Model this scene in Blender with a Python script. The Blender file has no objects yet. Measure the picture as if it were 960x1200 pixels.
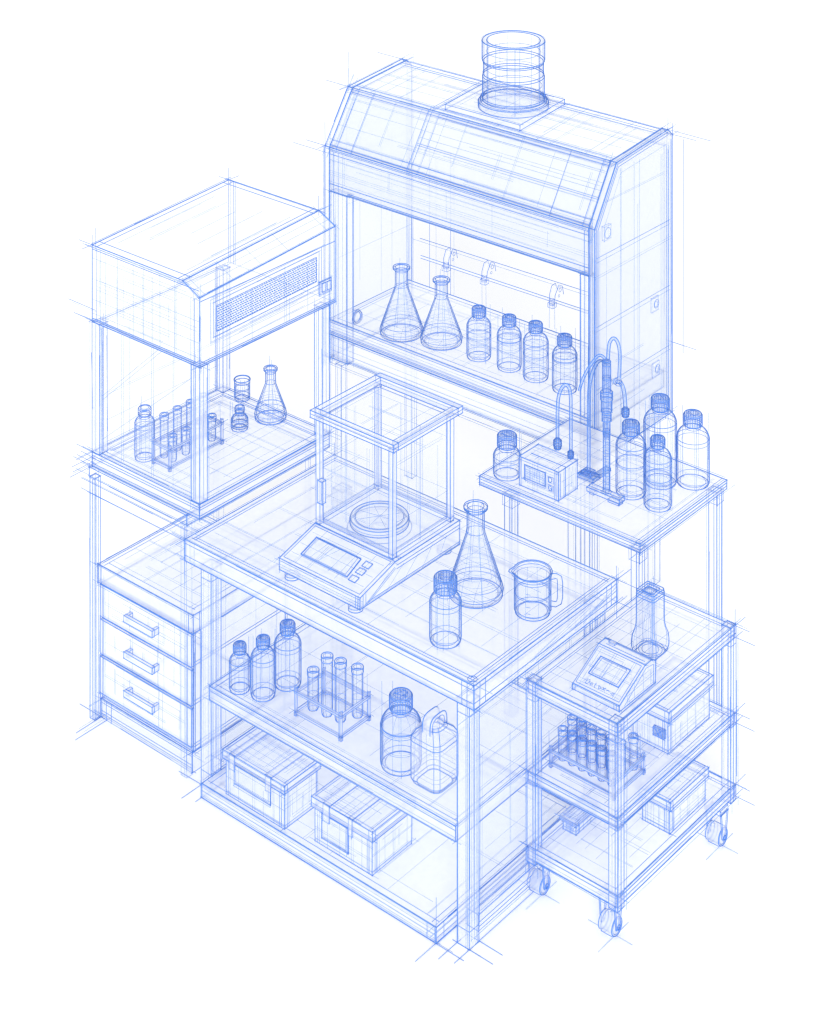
import bpy, math, random
from mathutils import Vector

SC = bpy.context.scene
COL = SC.collection
R = random.Random(11)
PI = math.pi

# ------------------------------------------------------------------ render set-up
SC.view_settings.view_transform = 'Standard'
SC.view_settings.look = 'None'
SC.view_settings.exposure = 0.0
SC.view_settings.gamma = 1.0
SC.view_settings.use_curve_mapping = False
cy = SC.cycles
cy.max_bounces = 14
cy.diffuse_bounces = 12
cy.glossy_bounces = 1
cy.transmission_bounces = 12
cy.transparent_max_bounces = 160
cy.use_denoising = True
cy.denoiser = 'OPENIMAGEDENOISE'
cy.denoising_input_passes = 'RGB_ALBEDO_NORMAL'
cy.denoising_prefilter = 'ACCURATE'
cy.use_adaptive_sampling = False
cy.pixel_filter_type = 'BLACKMAN_HARRIS'
cy.filter_width = 1.35
cy.caustics_reflective = False
cy.caustics_refractive = False

W = bpy.data.worlds.new("World")
SC.world = W
W.use_nodes = True
W.node_tree.nodes['Background'].inputs[0].default_value = (1, 1, 1, 1)
W.node_tree.nodes['Background'].inputs[1].default_value = .93

# ------------------------------------------------------------------ materials
def nodemat(name):
    m = bpy.data.materials.new(name)
    m.use_nodes = True
    nt = m.node_tree
    nt.nodes.clear()
    return m, nt, nt.nodes.new('ShaderNodeOutputMaterial')

def ink_mat(name, col, a0, a1, scale=60):
    """pencil line: coloured pigment whose cover varies along the stroke like graphite grain"""
    m, nt, out = nodemat(name)
    N = nt.nodes.new
    tc = N('ShaderNodeTexCoord')
    no = N('ShaderNodeTexNoise'); no.inputs['Scale'].default_value = scale; no.inputs['Detail'].default_value = 2
    nt.links.new(tc.outputs['Object'], no.inputs['Vector'])
    mr = N('ShaderNodeMapRange')
    mr.inputs['From Min'].default_value = .3; mr.inputs['From Max'].default_value = .7
    mr.inputs['To Min'].default_value = a0; mr.inputs['To Max'].default_value = a1
    nt.links.new(no.outputs['Fac'], mr.inputs['Value'])
    d = N('ShaderNodeBsdfDiffuse'); d.inputs[0].default_value = (*col, 1)
    t = N('ShaderNodeBsdfTransparent')
    mx = N('ShaderNodeMixShader')
    nt.links.new(mr.outputs[0], mx.inputs[0])
    nt.links.new(t.outputs[0], mx.inputs[1]); nt.links.new(d.outputs[0], mx.inputs[2])
    nt.links.new(mx.outputs[0], out.inputs[0])
    return m

def veil_mat(name, col, fac, rim=None, rim_from=.45, rim_to=.85, rim_fac=.8, grain=.0, gscale=9, tint=(1, 1, 1)):
    """thin frosted sheet: part of the light passes straight through, the rest is scattered;
    rim: clear glass and soft plastic look denser where the wall is seen edge-on"""
    m, nt, out = nodemat(name)
    N = nt.nodes.new
    d = N('ShaderNodeBsdfDiffuse'); d.inputs[0].default_value = (*col, 1)
    tl = N('ShaderNodeBsdfTranslucent'); tl.inputs[0].default_value = (*col, 1)
    mm = N('ShaderNodeMixShader'); mm.inputs[0].default_value = .5
    nt.links.new(d.outputs[0], mm.inputs[1]); nt.links.new(tl.outputs[0], mm.inputs[2])
    t = N('ShaderNodeBsdfTransparent'); t.inputs[0].default_value = (*tint, 1)
    mx = N('ShaderNodeMixShader')
    mx.inputs[0].default_value = fac
    if grain:
        tc = N('ShaderNodeTexCoord')
        no = N('ShaderNodeTexNoise'); no.inputs['Scale'].default_value = gscale; no.inputs['Detail'].default_value = 4
        nt.links.new(tc.outputs['Object'], no.inputs['Vector'])
        mr = N('ShaderNodeMapRange')
        mr.inputs['From Min'].default_value = .3; mr.inputs['From Max'].default_value = .7
        mr.inputs['To Min'].default_value = max(0, fac - grain); mr.inputs['To Max'].default_value = fac + grain
        nt.links.new(no.outputs['Fac'], mr.inputs['Value'])
        nt.links.new(mr.outputs[0], mx.inputs[0])
    nt.links.new(t.outputs[0], mx.inputs[1]); nt.links.new(mm.outputs[0], mx.inputs[2])
    last = mx
    if rim:
        lw = N('ShaderNodeLayerWeight'); lw.inputs[0].default_value = .5
        mr2 = N('ShaderNodeMapRange'); mr2.interpolation_type = 'SMOOTHSTEP'
        mr2.inputs['From Min'].default_value = rim_from; mr2.inputs['From Max'].default_value = rim_to
        mr2.inputs['To Min'].default_value = 0; mr2.inputs['To Max'].default_value = rim_fac
        nt.links.new(lw.outputs['Facing'], mr2.inputs['Value'])
        rd = N('ShaderNodeBsdfDiffuse'); rd.inputs[0].default_value = (*rim, 1)
        m2 = N('ShaderNodeMixShader')
        nt.links.new(mr2.outputs[0], m2.inputs[0])
        nt.links.new(mx.outputs[0], m2.inputs[1]); nt.links.new(rd.outputs[0], m2.inputs[2])
        last = m2
    nt.links.new(last.outputs[0], out.inputs[0])
    return m

INKC = (.098, .232, .64)
M = dict(
    ink=ink_mat('blue_pencil_line', INKC, .72, .98),
    faint=ink_mat('pale_pencil_line', (.20, .36, .74), .26, .46, 25),
    top=veil_mat('frosted_worktop', (.965, .972, .985), .38, grain=.06, tint=(.998, .999, 1)),
    panel=veil_mat('pale_blue_sheet', (.90, .93, .99), .20, grain=.05, gscale=5, tint=(.96, .972, .995)),
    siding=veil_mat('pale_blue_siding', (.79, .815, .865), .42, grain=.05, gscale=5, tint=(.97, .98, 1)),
    white=veil_mat('white_sheet', (.965, .972, .985), .36, grain=.06, tint=(.996, .998, 1)),
    clear=veil_mat('clear_pane', (.92, .94, .99), .035, tint=(.99, .994, 1)),
    frame=veil_mat('pale_metal', (.95, .96, .985), .24, tint=(.992, .996, 1)),
    glass=veil_mat('clear_glass', (.84, .90, .99), .03, rim=INKC, rim_from=.5, rim_to=1., rim_fac=.5, tint=(.985, .99, 1)),
    cap=veil_mat('ribbed_blue_plastic', (.26, .44, .84), .34, rim=INKC, rim_from=.6, rim_to=1., rim_fac=.5),
    cable=veil_mat('blue_rubber', (.36, .54, .88), .28, rim=INKC, rim_from=.55, rim_to=1., rim_fac=.6),
    wheel=veil_mat('caster_rubber', (.90, .93, .97), .34),
)

def paper():
    m, nt, out = nodemat('white_floor')
    d = nt.nodes.new('ShaderNodeBsdfDiffuse')
    tc = nt.nodes.new('ShaderNodeTexCoord')
    no = nt.nodes.new('ShaderNodeTexNoise'); no.inputs['Scale'].default_value = 3; no.inputs['Detail'].default_value = 6
    rp = nt.nodes.new('ShaderNodeValToRGB')
    rp.color_ramp.elements[0].color = (.945, .948, .95, 1); rp.color_ramp.elements[1].color = (.96, .96, .96, 1)
    nt.links.new(tc.outputs['Object'], no.inputs[0]); nt.links.new(no.outputs[0], rp.inputs[0])
    nt.links.new(rp.outputs[0], d.inputs[0]); nt.links.new(d.outputs[0], out.inputs[0])
    return m

# ------------------------------------------------------------------ mesh builder with pencil edges
EYE = Vector((5.66225, -5.35896, 5.11))
LR = .0019          # radius of a normal pencil line in metres

class MB:
    """collects the faces of one part and the pencil lines drawn along its edges"""
    def __init__(s):
        s.v = []; s.f = []; s.m = []; s.sm = []
    def pt(s, p):
        s.v.append(Vector(p)); return len(s.v) - 1
    def face(s, pts, mat=0, smooth=False):
        s.f.append([s.pt(p) for p in pts]); s.m.append(mat); s.sm.append(smooth)
    def tube(s, path, r, mat=1, closed=False, n=3, smooth=False, cap=False, radii=None):
        path = [Vector(p) for p in path]
        k = len(path); rings = []
        up = None
        for i, p in enumerate(path):
            if closed: t = path[(i + 1) % k] - path[i - 1]
            else: t = path[min(i + 1, k - 1)] - path[max(i - 1, 0)]
            if t.length < 1e-9: t = Vector((0, 0, 1))
            t.normalize()
            if up is None:
                a = Vector((0, 0, 1)) if abs(t.z) < .9 else Vector((1, 0, 0))
                up = (a - t * a.dot(t)).normalized()
            else:
                up = up - t * up.dot(t)
                if up.length < 1e-6: up = Vector((1, 0, 0)) - t * t.x
                up.normalize()
            b = t.cross(up)
            rr = radii[i] if radii else r
            ring = []
            for j in range(n):
                a = 2 * PI * j / n
                ring.append(s.pt(p + (up * math.cos(a) + b * math.sin(a)) * rr))
            rings.append(ring)
        for i in range(k if closed else k - 1):
            A, B = rings[i], rings[(i + 1) % k]
            for j in range(n):
                s.f.append([A[j], A[(j + 1) % n], B[(j + 1) % n], B[j]]); s.m.append(mat); s.sm.append(smooth)
        if cap and not closed:
            s.f.append(rings[0][::-1]); s.m.append(mat); s.sm.append(False)
            s.f.append(rings[-1]); s.m.append(mat); s.sm.append(False)
    # pencil strokes -------------------------------------------------
    def line(s, p, q, w=1., o=(0, 0), mat=1, j=.0006):
        p = Vector(p); q = Vector(q)
        d = q - p; L = d.length
        if L < 1e-5: return
        d /= L
        jv = lambda: Vector((R.uniform(-j, j), R.uniform(-j, j), R.uniform(-j, j)))
        s.tube([p - d * o[0] + jv(), q + d * o[1] + jv()], LR * w, mat)
    def ghost(s, p, q, over=.05, off=.005, w=.75):
        p = Vector(p); q = Vector(q); d = (q - p)
        L = d.length
        if L < .02: return
        d /= L
        r = Vector((R.uniform(-1, 1), R.uniform(-1, 1), R.uniform(-1, 1)))
        r = (r - d * r.dot(d))
        r = r.normalized() * R.uniform(.3, 1) * off
        a = min(over, .3 * L)
        s.line(p + r, q + r, w, (R.uniform(-.3, 1) * a, R.uniform(-.3, 1) * a), 2, .0015)
    def edge(s, p, q, w=1., g=1, over=.05, o=.006):
        L = (Vector(q) - Vector(p)).length
        oo = min(o, .1 * L)
        s.line(p, q, w * R.uniform(.85, 1.1), (R.uniform(0, oo), R.uniform(0, oo)))
        if L > .25 and g > 0:      # a second pass of the pencil over part of the line
            a = R.uniform(0, .4); b = R.uniform(.6, 1)
            P = Vector(p); Q = Vector(q)
            s.line(P.lerp(Q, a), P.lerp(Q, b), w * .6, (0, 0), 1, .0022)
        for _ in range(g): s.ghost(p, q, over, .004 + .012 * min(L, .6))
    def edge_(s, p, q, far, w, g, over):
        """an edge of a solid; the draughtsman only hints at the three that lie at the back"""
        n = sum(1 for i in range(3) if abs(p[i] - far[i]) < 1e-5 and abs(q[i] - far[i]) < 1e-5)
        if n >= 2: s.line(p, q, w * .75, (0, 0), 2)
        else: s.edge(p, q, w, g, over)
    def ring(s, c, r, w=1., n=36, axis='z', g=0, mat=1):
        for k in range(g + 1):
            rr = r * (1 if k == 0 else R.uniform(.97, 1.04)); e = [R.uniform(-.002, .002) if k else 0 for _ in range(3)]
            pts = []
            for i in range(n):
                a = 2 * PI * i / n; u = rr * math.cos(a); v = rr * math.sin(a)
                if axis == 'z': p = (c[0] + u, c[1] + v, c[2])
                elif axis == 'x': p = (c[0], c[1] + u, c[2] + v)
                else: p = (c[0] + u, c[1], c[2] + v)
                pts.append(Vector(p) + Vector(e))
            s.tube(pts, LR * w * (1 if k == 0 else .6), mat if k == 0 else 2, closed=True)
    # solids ---------------------------------------------------------
    def box(s, a, b, w=1., g=1, over=.05, fill=True, mat=0, inset=0., iw=.55):
        x0, y0, z0 = a; x1, y1, z1 = b
        P = [(x0, y0, z0), (x1, y0, z0), (x1, y1, z0), (x0, y1, z0), (x0, y0, z1), (x1, y0, z1), (x1, y1, z1), (x0, y1, z1)]
        if fill:
            for q in ((3, 2, 1, 0), (4, 5, 6, 7), (0, 1, 5, 4), (1, 2, 6, 5), (2, 3, 7, 6), (3, 0, 4, 7)):
                s.face([P[i] for i in q], mat)
        for i, k in ((0, 1), (1, 2), (2, 3), (3, 0), (4, 5), (5, 6), (6, 7), (7, 4), (0, 4), (1, 5), (2, 6), (3, 7)):
            if w > 0: s.edge_(P[i], P[k], (x0, y1, z0), w, g, over)
        if inset:
            e = inset; h = .0012
            q = [(x0 + e, y0 + e, z1 + h), (x1 - e, y0 + e, z1 + h), (x1 - e, y1 - e, z1 + h), (x0 + e, y1 - e, z1 + h)]
            for i in range(4): s.line(q[i], q[(i + 1) % 4], iw, (R.uniform(0, e), R.uniform(0, e)))
    def prism(s, prof, axis, a0, a1, w=1., g=1, over=.05, mat=0, lift=None):
        """profile extruded along x (profile y,z) or y (profile x,z)"""
        def P(u, v, a):
            if lift and a == a1: v = v + lift(v)
            return (a, u, v) if axis == 'x' else (u, a, v)
        n = len(prof)
        us = [p[0] for p in prof]; vs = [p[1] for p in prof]
        far = (min(a0, a1), max(us), min(vs)) if axis == 'x' else (min(us), max(a0, a1), min(vs))
        s.face([P(u, v, a0) for u, v in prof], mat)
        s.face([P(u, v, a1) for u, v in prof][::-1], mat)
        for i in range(n):
            u, v = prof[i]; u2, v2 = prof[(i + 1) % n]
            s.face([P(u, v, a0), P(u, v, a1), P(u2, v2, a1), P(u2, v2, a0)], mat)
            for aa in (a0, a1): s.edge_(P(u, v, aa), P(u2, v2, aa), far, w, g, over)
            s.edge_(P(u, v, a0), P(u, v, a1), far, w, g, over)
    def loft(s, rings, smooth=True, mat=0, cap0=False, cap1=False):
        idx = [[s.pt(p) for p in r] for r in rings]
        n = len(rings[0])
        for A, B in zip(idx, idx[1:]):
            for j in range(n):
                s.f.append([A[j], A[(j + 1) % n], B[(j + 1) % n], B[j]]); s.m.append(mat); s.sm.append(smooth)
        if cap0: s.f.append(idx[0][::-1]); s.m.append(mat); s.sm.append(False)
        if cap1: s.f.append(idx[-1]); s.m.append(mat); s.sm.append(False)
    def contour(s, c, prof, w=.9, at=None):
        """the two outline strokes a draughtsman puts down the sides of a turned shape"""
        q = Vector(at or c); d = EYE - q; az = math.atan2(d.y, d.x); vh = math.hypot(d.x, d.y); vz = d.z
        n = len(prof); runs = [[]]
        for i, (r, z) in enumerate(prof):
            r0, z0 = prof[max(0, i - 1)]; r1, z1 = prof[min(n - 1, i + 1)]
            nr, nz = (z1 - z0), -(r1 - r0)
            L = math.hypot(nr, nz) or 1; nr /= L; nz /= L
            if nr > .05 and abs(nz * vz) <= abs(nr * vh) * .98 and r > .002: runs[-1].append((r, z, math.acos(-nz * vz / (nr * vh))))
            elif runs[-1]: runs.append([])
        for run in runs:
            if len(run) < 2: continue
            for sg in (-1, 1):
                s.tube([(c[0] + r * 1.004 * math.cos(az + sg * a), c[1] + r * 1.004 * math.sin(az + sg * a), c[2] + z) for r, z, a in run], LR * w)
    def cross(s, p, x=0, y=0, z=0, w=.55, back=.02):
        """construction lines running out past a corner"""
        for ax, l in (((1, 0, 0), x), ((0, 1, 0), y), ((0, 0, 1), z)):
            if l:
                d = Vector(ax) * (1 if l > 0 else -1); P = Vector(p)
                s.line(P - d * back, P + d * abs(l), w, (0, 0), 1, .001)
                if R.random() < .5:
                    o = Vector((R.uniform(-1, 1), R.uniform(-1, 1), R.uniform(-1, 1))) * .008
                    s.line(P - d * back + o, P + d * abs(l) * R.uniform(.4, .9) + o, w * .8, (0, 0), 2)
    def lathe(s, c, prof, n=40, mat=0, cap0=False, cap1=False, mer=0, mw=.5, a0=0., mmat=2, smooth=True):
        rings = []
        for r, z in prof:
            rings.append([(c[0] + r * math.cos(2 * PI * i / n), c[1] + r * math.sin(2 * PI * i / n), c[2] + z) for i in range(n)])
        s.loft(rings, smooth, mat, cap0, cap1)
        for k in range(mer):
            a = a0 + 2 * PI * k / mer + R.uniform(-.1, .1)
            s.tube([(c[0] + r * 1.002 * math.cos(a), c[1] + r * 1.002 * math.sin(a), c[2] + z) for r, z in prof], LR * mw, mmat)
    def hatch(s, o, u, v, nu, nv, w=.42, jit=.35, part=True):
        """construction lines lying on a face: origin o, edge vectors u and v"""
        o = Vector(o); u = Vector(u); v = Vector(v)
        for a, b, n in ((u, v, nu), (v, u, nv)):
            for i in range(n):
                t = (i + .5 + R.uniform(-jit, jit)) / n
                p = o + a * t
                l0, l1 = (R.uniform(0, .3), R.uniform(.6, 1)) if part and R.random() < .6 else (0, 1)
                s.line(p + b * l0, p + b * l1, w, (0, 0), 2, .001)
                if R.random() < .4:
                    e = a.normalized() * R.uniform(.004, .012)
                    s.line(p + e + b * l0, p + e + b * l1, w * .8, (0, 0), 2, .001)
    def build(s, name, fill, parent=None, label=None):
        me = bpy.data.meshes.new(name)
        og = ORG.get(parent.name, Vector((0, 0, 0))) if parent else Vector((0, 0, 0))
        me.from_pydata([p - og for p in s.v], [], s.f)
        for m in (M[fill], M['ink'], M['faint']): me.materials.append(m)
        me.polygons.foreach_set('material_index', s.m)
        me.polygons.foreach_set('use_smooth', s.sm)
        me.update()
        o = bpy.data.objects.new(name, me)
        COL.objects.link(o)
        if parent:
            o.parent = parent
        ORG[o.name] = og
        if label: o['label'] = label
        return o

ORG = {}
def thing(name, label, cat, loc, group=None):
    o = bpy.data.objects.new(name, None)
    o.empty_display_size = .05
    COL.objects.link(o)
    o.location = loc
    ORG[o.name] = Vector(loc)
    o['label'] = label; o['category'] = cat
    if group: o['group'] = group
    return o

def part(name, parent, fill='frame', label=None, **k):
    """one box part: part('leg', t, a=(..), b=(..))"""
    m = MB(); a = k.pop('a'); b = k.pop('b'); m.box(a, b, **k)
    return m.build(name, fill, parent, label)

# ------------------------------------------------------------------ setting
fm = MB(); fm.face([(-40, -40, 0), (40, -40, 0), (40, 40, 0), (-40, 40, 0)])
me = bpy.data.meshes.new('floor'); me.from_pydata([tuple(p) for p in fm.v], [], fm.f); me.materials.append(paper())
fl = bpy.data.objects.new('floor', me); COL.objects.link(fl); fl['kind'] = 'structure'

#@@BENCH
t = thing('laboratory_bench', 'wide laboratory bench with thick overhanging worktop, square legs and two open shelves', 'bench', (.69, .41, 0))
m = MB(); m.box((0, 0, .82), (1.38, .825, .9), w=1.15, g=2, over=.09)
for e in (.022, .034):
    for p, q in (((e, e), (1.38 - e, e)), ((1.38 - e, e), (1.38 - e, .825 - e)), ((1.38 - e, .825 - e), (e, .825 - e)), ((e, .825 - e), (e, e))):
        m.line((*p, .9015), (*q, .9015), .6, (R.uniform(0, .02), R.uniform(0, .02)))
for z in (.886, .842):
    m.line((0, -.0015, z), (1.38, -.0015, z), .65, (.0, .0)); m.line((1.3815, 0, z), (1.3815, .825, z), .65)
for x in (.028, .05): m.line((x, -.0015, .82), (x, -.0015, .9), .5, (0, .01), 2)
for x in (1.33, 1.352): m.line((x, -.0015, .82), (x, -.0015, .9), .6, (0, 0))
for y in (.03, .06, .76, .79): m.line((1.3815, y, .82), (1.3815, y, .9), .6)
m.ring((1.353, .026, .902), .016, .7, 16)
m.hatch((.03, .03, .9015), (1.32, 0, 0), (0, .765, 0), 9, 8)
for k in range(9):
    y = R.uniform(0, .8); m.line((1.382, y, R.uniform(.822, .85)), (1.382, min(.825, y + R.uniform(.2, .5)), R.uniform(.86, .895)), .5, (0, 0), 2)
for p, a in (((0, 0, .9), (-.07, -.05, .05)), ((0, 0, .82), (-.03, 0, -.09)), ((1.38, .825, .9), (.1, .09, .05)), ((1.38, .825, .82), (.06, .04, -.06)), ((1.38, 0, .9), (0, 0, 0)), ((0, .825, .9), (-.06, .05, .05))): m.cross(p, *a)
m.build('tabletop', 'top', t)
for (x, y) in ((.066, .02), (1.293, .02), (.066, .745), (1.293, .745)):
    f = 1 if y < .1 else .7
    m = MB(); m.box((x, y, 0), (x + .052, y + .052, .82), w=f * .9, g=1, over=.08)
    m.line((x + .038, y - .0012, 0), (x + .038, y - .0012, .8), .5, (0, 0), 2)
    for i in range(3): m.line((x + .053, y + .012 + .013 * i, .02), (x + .053, y + .012 + .013 * i, .8), .6, (0, 0), 2)
    for z in (.775, .06):
        for p, q in (((x, y - .001), (x + .052, y - .001)), ((x + .053, y), (x + .053, y + .052))): m.line((*p, z), (*q, z), .6)
    if y < .1: m.cross((x, y, .002), -.12 if x < .2 else .1, -.10, 0); m.cross((x + .052, y + .0, .002), .10, -.08, 0); m.cross((x + .052, y + .052, .002), .05 if x < .2 else .1, .08 if x < .2 else .3, 0)
    m.build('leg', 'frame', t)
m = MB(); m.box((.118, .012, .342), (1.293, .755, .393), w=1., g=2, over=.04, inset=.022)
m.line((.118, .0105, .378), (1.293, .0105, .378), .6); m.line((.118, .0105, .355), (1.293, .0105, .355), .5, (0, 0), 2)
m.hatch((.14, .03, .3945), (1.13, 0, 0), (0, .70, 0), 7, 5)
m.build('shelf', 'top', t)
m = MB(); m.box((.120, -.03, .003), (1.243, .755, .055), w=1.05, g=2, over=.07, inset=.026)
for z in (.018, .03, .043): m.line((.12, -.0315, z), (1.243, -.0315, z), .5, (0, 0), 1 if z == .03 else 2)
for z in (.02, .038): m.line((1.2445, -.03, z), (1.2445, .755, z), .5)
for x in (1.205,): m.line((x, -.0315, .003), (x, -.0315, .055), .6)
m.line((1.2445, .01, .003), (1.2445, .01, .055), .6)
m.hatch((.15, 0, .0565), (1.08, 0, 0), (0, .73, 0), 8, 5)
m.cross((1.243, -.03, .003), .12, -.11, 0); m.cross((1.243, -.03, .055), 0, 0, .10); m.line((1.243, -.03, .004), (1.243, -.03, .055), .9)
m.build('bottom_shelf', 'top', t)
for x in (.07, 1.296):
    m = MB(); m.box((x, .074, .03), (x + .044, .743, .085), w=.6, g=1, over=.05)
    for z in (.045, .06): m.line((x + .045, .074, z), (x + .045, .743, z), .6)
    m.build('side_rail', 'frame', t)
m = MB(); m.box((.12, .757, .06), (1.29, .762, .815), w=.45, g=1); m.hatch((.12, .756, .06), (1.17, 0, 0), (0, 0, .75), 9, 5)
m.build('back_panel', 'clear', t)
for x in (.088, 1.318):
    m = MB(); m.box((x, .075, .09), (x + .004, .742, .815), w=.4, g=1); m.hatch((x + .005, .08, .09), (0, .66, 0), (0, 0, .72), 6, 6)
    m.build('side_panel', 'clear', t)

#@@HOOD
t = thing('fume_hood', 'large fume hood with sloped upper front, open work bay and round exhaust duct on top', 'fume hood', (-.1, 1.99, .745))
Z0, Z1, Z2 = .745, 1.715, 1.95
Y0, Y1, Y2, Y3 = 1.70, 1.86, 2.25, 2.285
def RZ(y): return Z2 + .036 * (y - Y1) / (Y2 - Y1)
sprof = [(Y0, Z0), (Y0, Z1), (Y1, Z2), (Y2, Z2 + .036), (Y3, Z2 + .006), (Y3, Z0)]
for x0, x1 in ((-.86, -.832), (.635, .663)):
    m = MB(); m.prism(sprof, 'x', x0, x1, w=1.2, g=2, over=.07)
    xx = x1 + .0013 if x0 > 0 else x0 - .0013
    if x0 > 0:
        for z in (1.582, 1.296, 1.036):
            for dz in (-.009, .009): m.line((xx, Y0 + .01, z + dz), (xx, Y3 - .03, z + dz), .6, (0, .01), 2)
            m.line((xx, Y0 + .01, z + .009), (xx, Y3 - .03, z + .009), .4)
        for y, w in ((1.735, .5), (1.886, .6), (1.894, .4), (1.988, .6), (2.027, .5), (2.235, .8), (2.255, .6)):
            m.line((xx, y, Z0), (xx, y, Z2 - (.03 if y > 1.86 else .25)), w, (0, 0), 2)
        m.line((xx, 2.25, Z0), (xx, 2.25, Z2 - .05), .6)
        m.line((xx, Y0 + .022, Z0), (xx, Y0 + .022, Z1 - .01), .9); m.line((xx, Y0 + .010, Z0), (xx, Y0 + .010, Z1 - .004), .7); m.line((xx, Y0 + .010, Z1 - .004), (xx, Y1 + .006, Z2 - .009), .7); m.line((xx, Y1 + .006, Z2 - .009), (xx, Y2, Z2 + .026), .7); m.line((xx, Y3 - .012, Z0), (xx, Y3 - .012, Z2 - .01), .9)
        m.line((xx, Y0 + .022, Z1 - .01), (xx, Y1 + .012, Z2 - .02), .75); m.line((xx, Y1 + .012, Z2 - .02), (xx, Y2, Z2 + .014), .6)
        m.line((xx, Y0 + .06, Z1 - .02), (xx, Y1 + .03, Z2 - .05), .5, (0, 0), 2); m.line((xx, Y1 + .03, Z2 - .05), (xx, Y2 - .02, Z2 - .025), .5, (0, 0), 2)
        m.hatch((xx, Y0, Z0), (0, .58, 0), (0, 0, 1.15), 3, 4)
    else:
        m.hatch((x1 + .001, Y0, Z0), (0, .58, 0), (0, 0, 1.1), 6, 4)
    if x0 < 0: m.cross((x0, Y1, Z2), -.14, -.06, .16); m.cross((x0, Y2, Z2 + .036), -.16, .0, 0); m.cross((x0, Y0, Z1), -.12, -.05, .11); m.cross((x0, Y0, Z1 - .03), -.2, 0, 0); m.cross((x0, Y0, Z0), -.03, -.05, -.05)
    else: m.cross((x1, Y3, Z2 + .006), .12, .05, .05); m.cross((x1, Y2, Z2 + .036), .22, .05, .05); m.cross((x1, Y3, 1.05), .12, 0, 0); m.line((x1 + .03, Y3 + .04, Z0 + .25), (x1 + .03, Y3 + .04, Z2 - .02), .6); m.line((x1, Y3, .25), (x1, Y3, .75), .5, (0, 0), 2)
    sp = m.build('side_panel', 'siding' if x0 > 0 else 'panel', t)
    if x0 > 0: hood_side = sp
# latches on the outer right side
k = MB()
k.lathe((0, 0, 0), [(.0, 0), (.02, 0), (.02, .03), (.0, .03)], 16)
m = MB()
for i, (y, z) in enumerate(((2.144, 1.263), (2.151, .981))):
    m = MB(); m.box((.664, y - .028, z - .03), (.669, y + .022, z + .03), w=.35, g=0, over=.02)
    m.ring((.671, y + .006, z), .018, .5, 16, 'x', 1); m.ring((.671, y + .002, z), .012, .4, 14, 'x')
    m.build('latch', 'frame', t)
m = MB(); m.box((.664, 1.752, 1.655), (.676, 1.800, 1.712), w=.4, g=0, over=.02); m.ring((.678, 1.775, 1.683), .022, .5, 16, 'x', 1)
m.build('hinge', 'frame', t)
m = MB()
m.prism([(Y1, Z2 - .022), (Y2 - .012, RZ(Y2 - .012) - .022), (Y2 - .012, RZ(Y2 - .012)), (Y1, Z2)], 'x', -.831, .634, w=.9, g=2, over=.06)
for x in (-.72, -.364, -.34, .24, .50): m.line((x, Y1, RZ(Y1) + .0015), (x, Y2, RZ(Y2) + .0015), .6, (0, 0), 1 if x in (-.364, -.34) else 2)
for y in (1.885, 1.90, 2.06, 2.19, 2.21): m.line((-.83, y, RZ(y) + .0015), (.633, y, RZ(y) + .0015), .6, (0, 0), 1 if y in (1.885, 2.21) else 2)
m.hatch((-.8, Y1, Z2 + .0015), (1.4, 0, 0), (0, .38, .035), 8, 5)
m.build('roof', 'white', t)
# sloped upper front
m = MB()
A = Vector((0, Y0, Z1)); B = Vector((0, Y1, Z2)); nrm = Vector((0, -.235, .16)).normalized() * .0015
def sl(x, s): return Vector((x, 0, 0)) + A.lerp(B, s) + nrm
m.face([(-.83, Y0, Z1), (.633, Y0, Z1), (.633, Y1, Z2), (-.83, Y1, Z2)])
m.face([(-.83, Y0 + .02, Z1 - .004), (.633, Y0 + .02, Z1 - .004), (.633, Y1 + .015, Z2 - .014), (-.83, Y1 + .015, Z2 - .014)][::-1])
for s_, w in ((0, 1.1), (.04, .7), (.12, .5), (.93, .6), (.97, .7), (1, 1.1)): m.edge(sl(-.83, s_), sl(.633, s_), w, 1, .04)
for x, w in ((-.83, 1), (-.79, .6), (-.70, .5), (-.365, .8), (-.345, .55), (-.30, .4), (.43, .45), (.60, .7), (.633, .9)): m.edge(sl(x, 0), sl(x, 1), w, 1, .02)
for s_ in (.42, .45, .55): m.line(sl(-.36, s_), sl(.633, s_), .6, (0, 0), 1 if s_ < .5 else 2)
m.hatch(sl(-.83, .02), (1.46, 0, 0), B - A, 9, 6, .45)
for k_ in range(6):
    s_ = R.uniform(.05, .95); m.line(sl(-.34 + R.uniform(0, .3), s_), sl(.62, s_ + R.uniform(-.02, .02)), .5, (0, 0), 2)
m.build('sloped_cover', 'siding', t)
m = MB(); m.box((-.83, Y0, 1.515), (.633, Y0 + .022, Z1 - .001), w=1., g=2, over=.05)
for z, w in ((1.548, .95), (1.56, .5), (1.66, .5), (1.685, .8), (1.70, .6)): m.line((-.83, Y0 - .0013, z), (.633, Y0 - .0013, z), w, (0, .0), 1 if w > .55 else 2)
for z in (1.52, 1.526): m.line((-.72, Y0 - .0013, z), (.633, Y0 - .0013, z), .9)
m.hatch((-.83, Y0 - .0013, 1.56), (1.46, 0, 0), (0, 0, .13), 5, 6)
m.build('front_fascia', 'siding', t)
for x0, x1 in ((-.83, -.722), (.590, .633)):
    m = MB(); m.box((x0, Y0, Z0 + .0), (x1, Y0 + .04, 1.513), w=1.15, g=2, over=.07)
    n = 3 if x1 < 0 else 1
    for i in range(n):
        xx = x0 + (x1 - x0) * (i + 1) / (n + 1); m.line((xx, Y0 - .0013, Z0), (xx, Y0 - .0013, 1.7), .8 if i == 0 else .5, (0, 0), 1 if i < 2 else 2)
    m.build('corner_post', 'frame', t)
m = MB(); m.box((-.83, Y3 - .02, Z0), (.633, Y3, Z2 - .045), w=.5, g=1)
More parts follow.
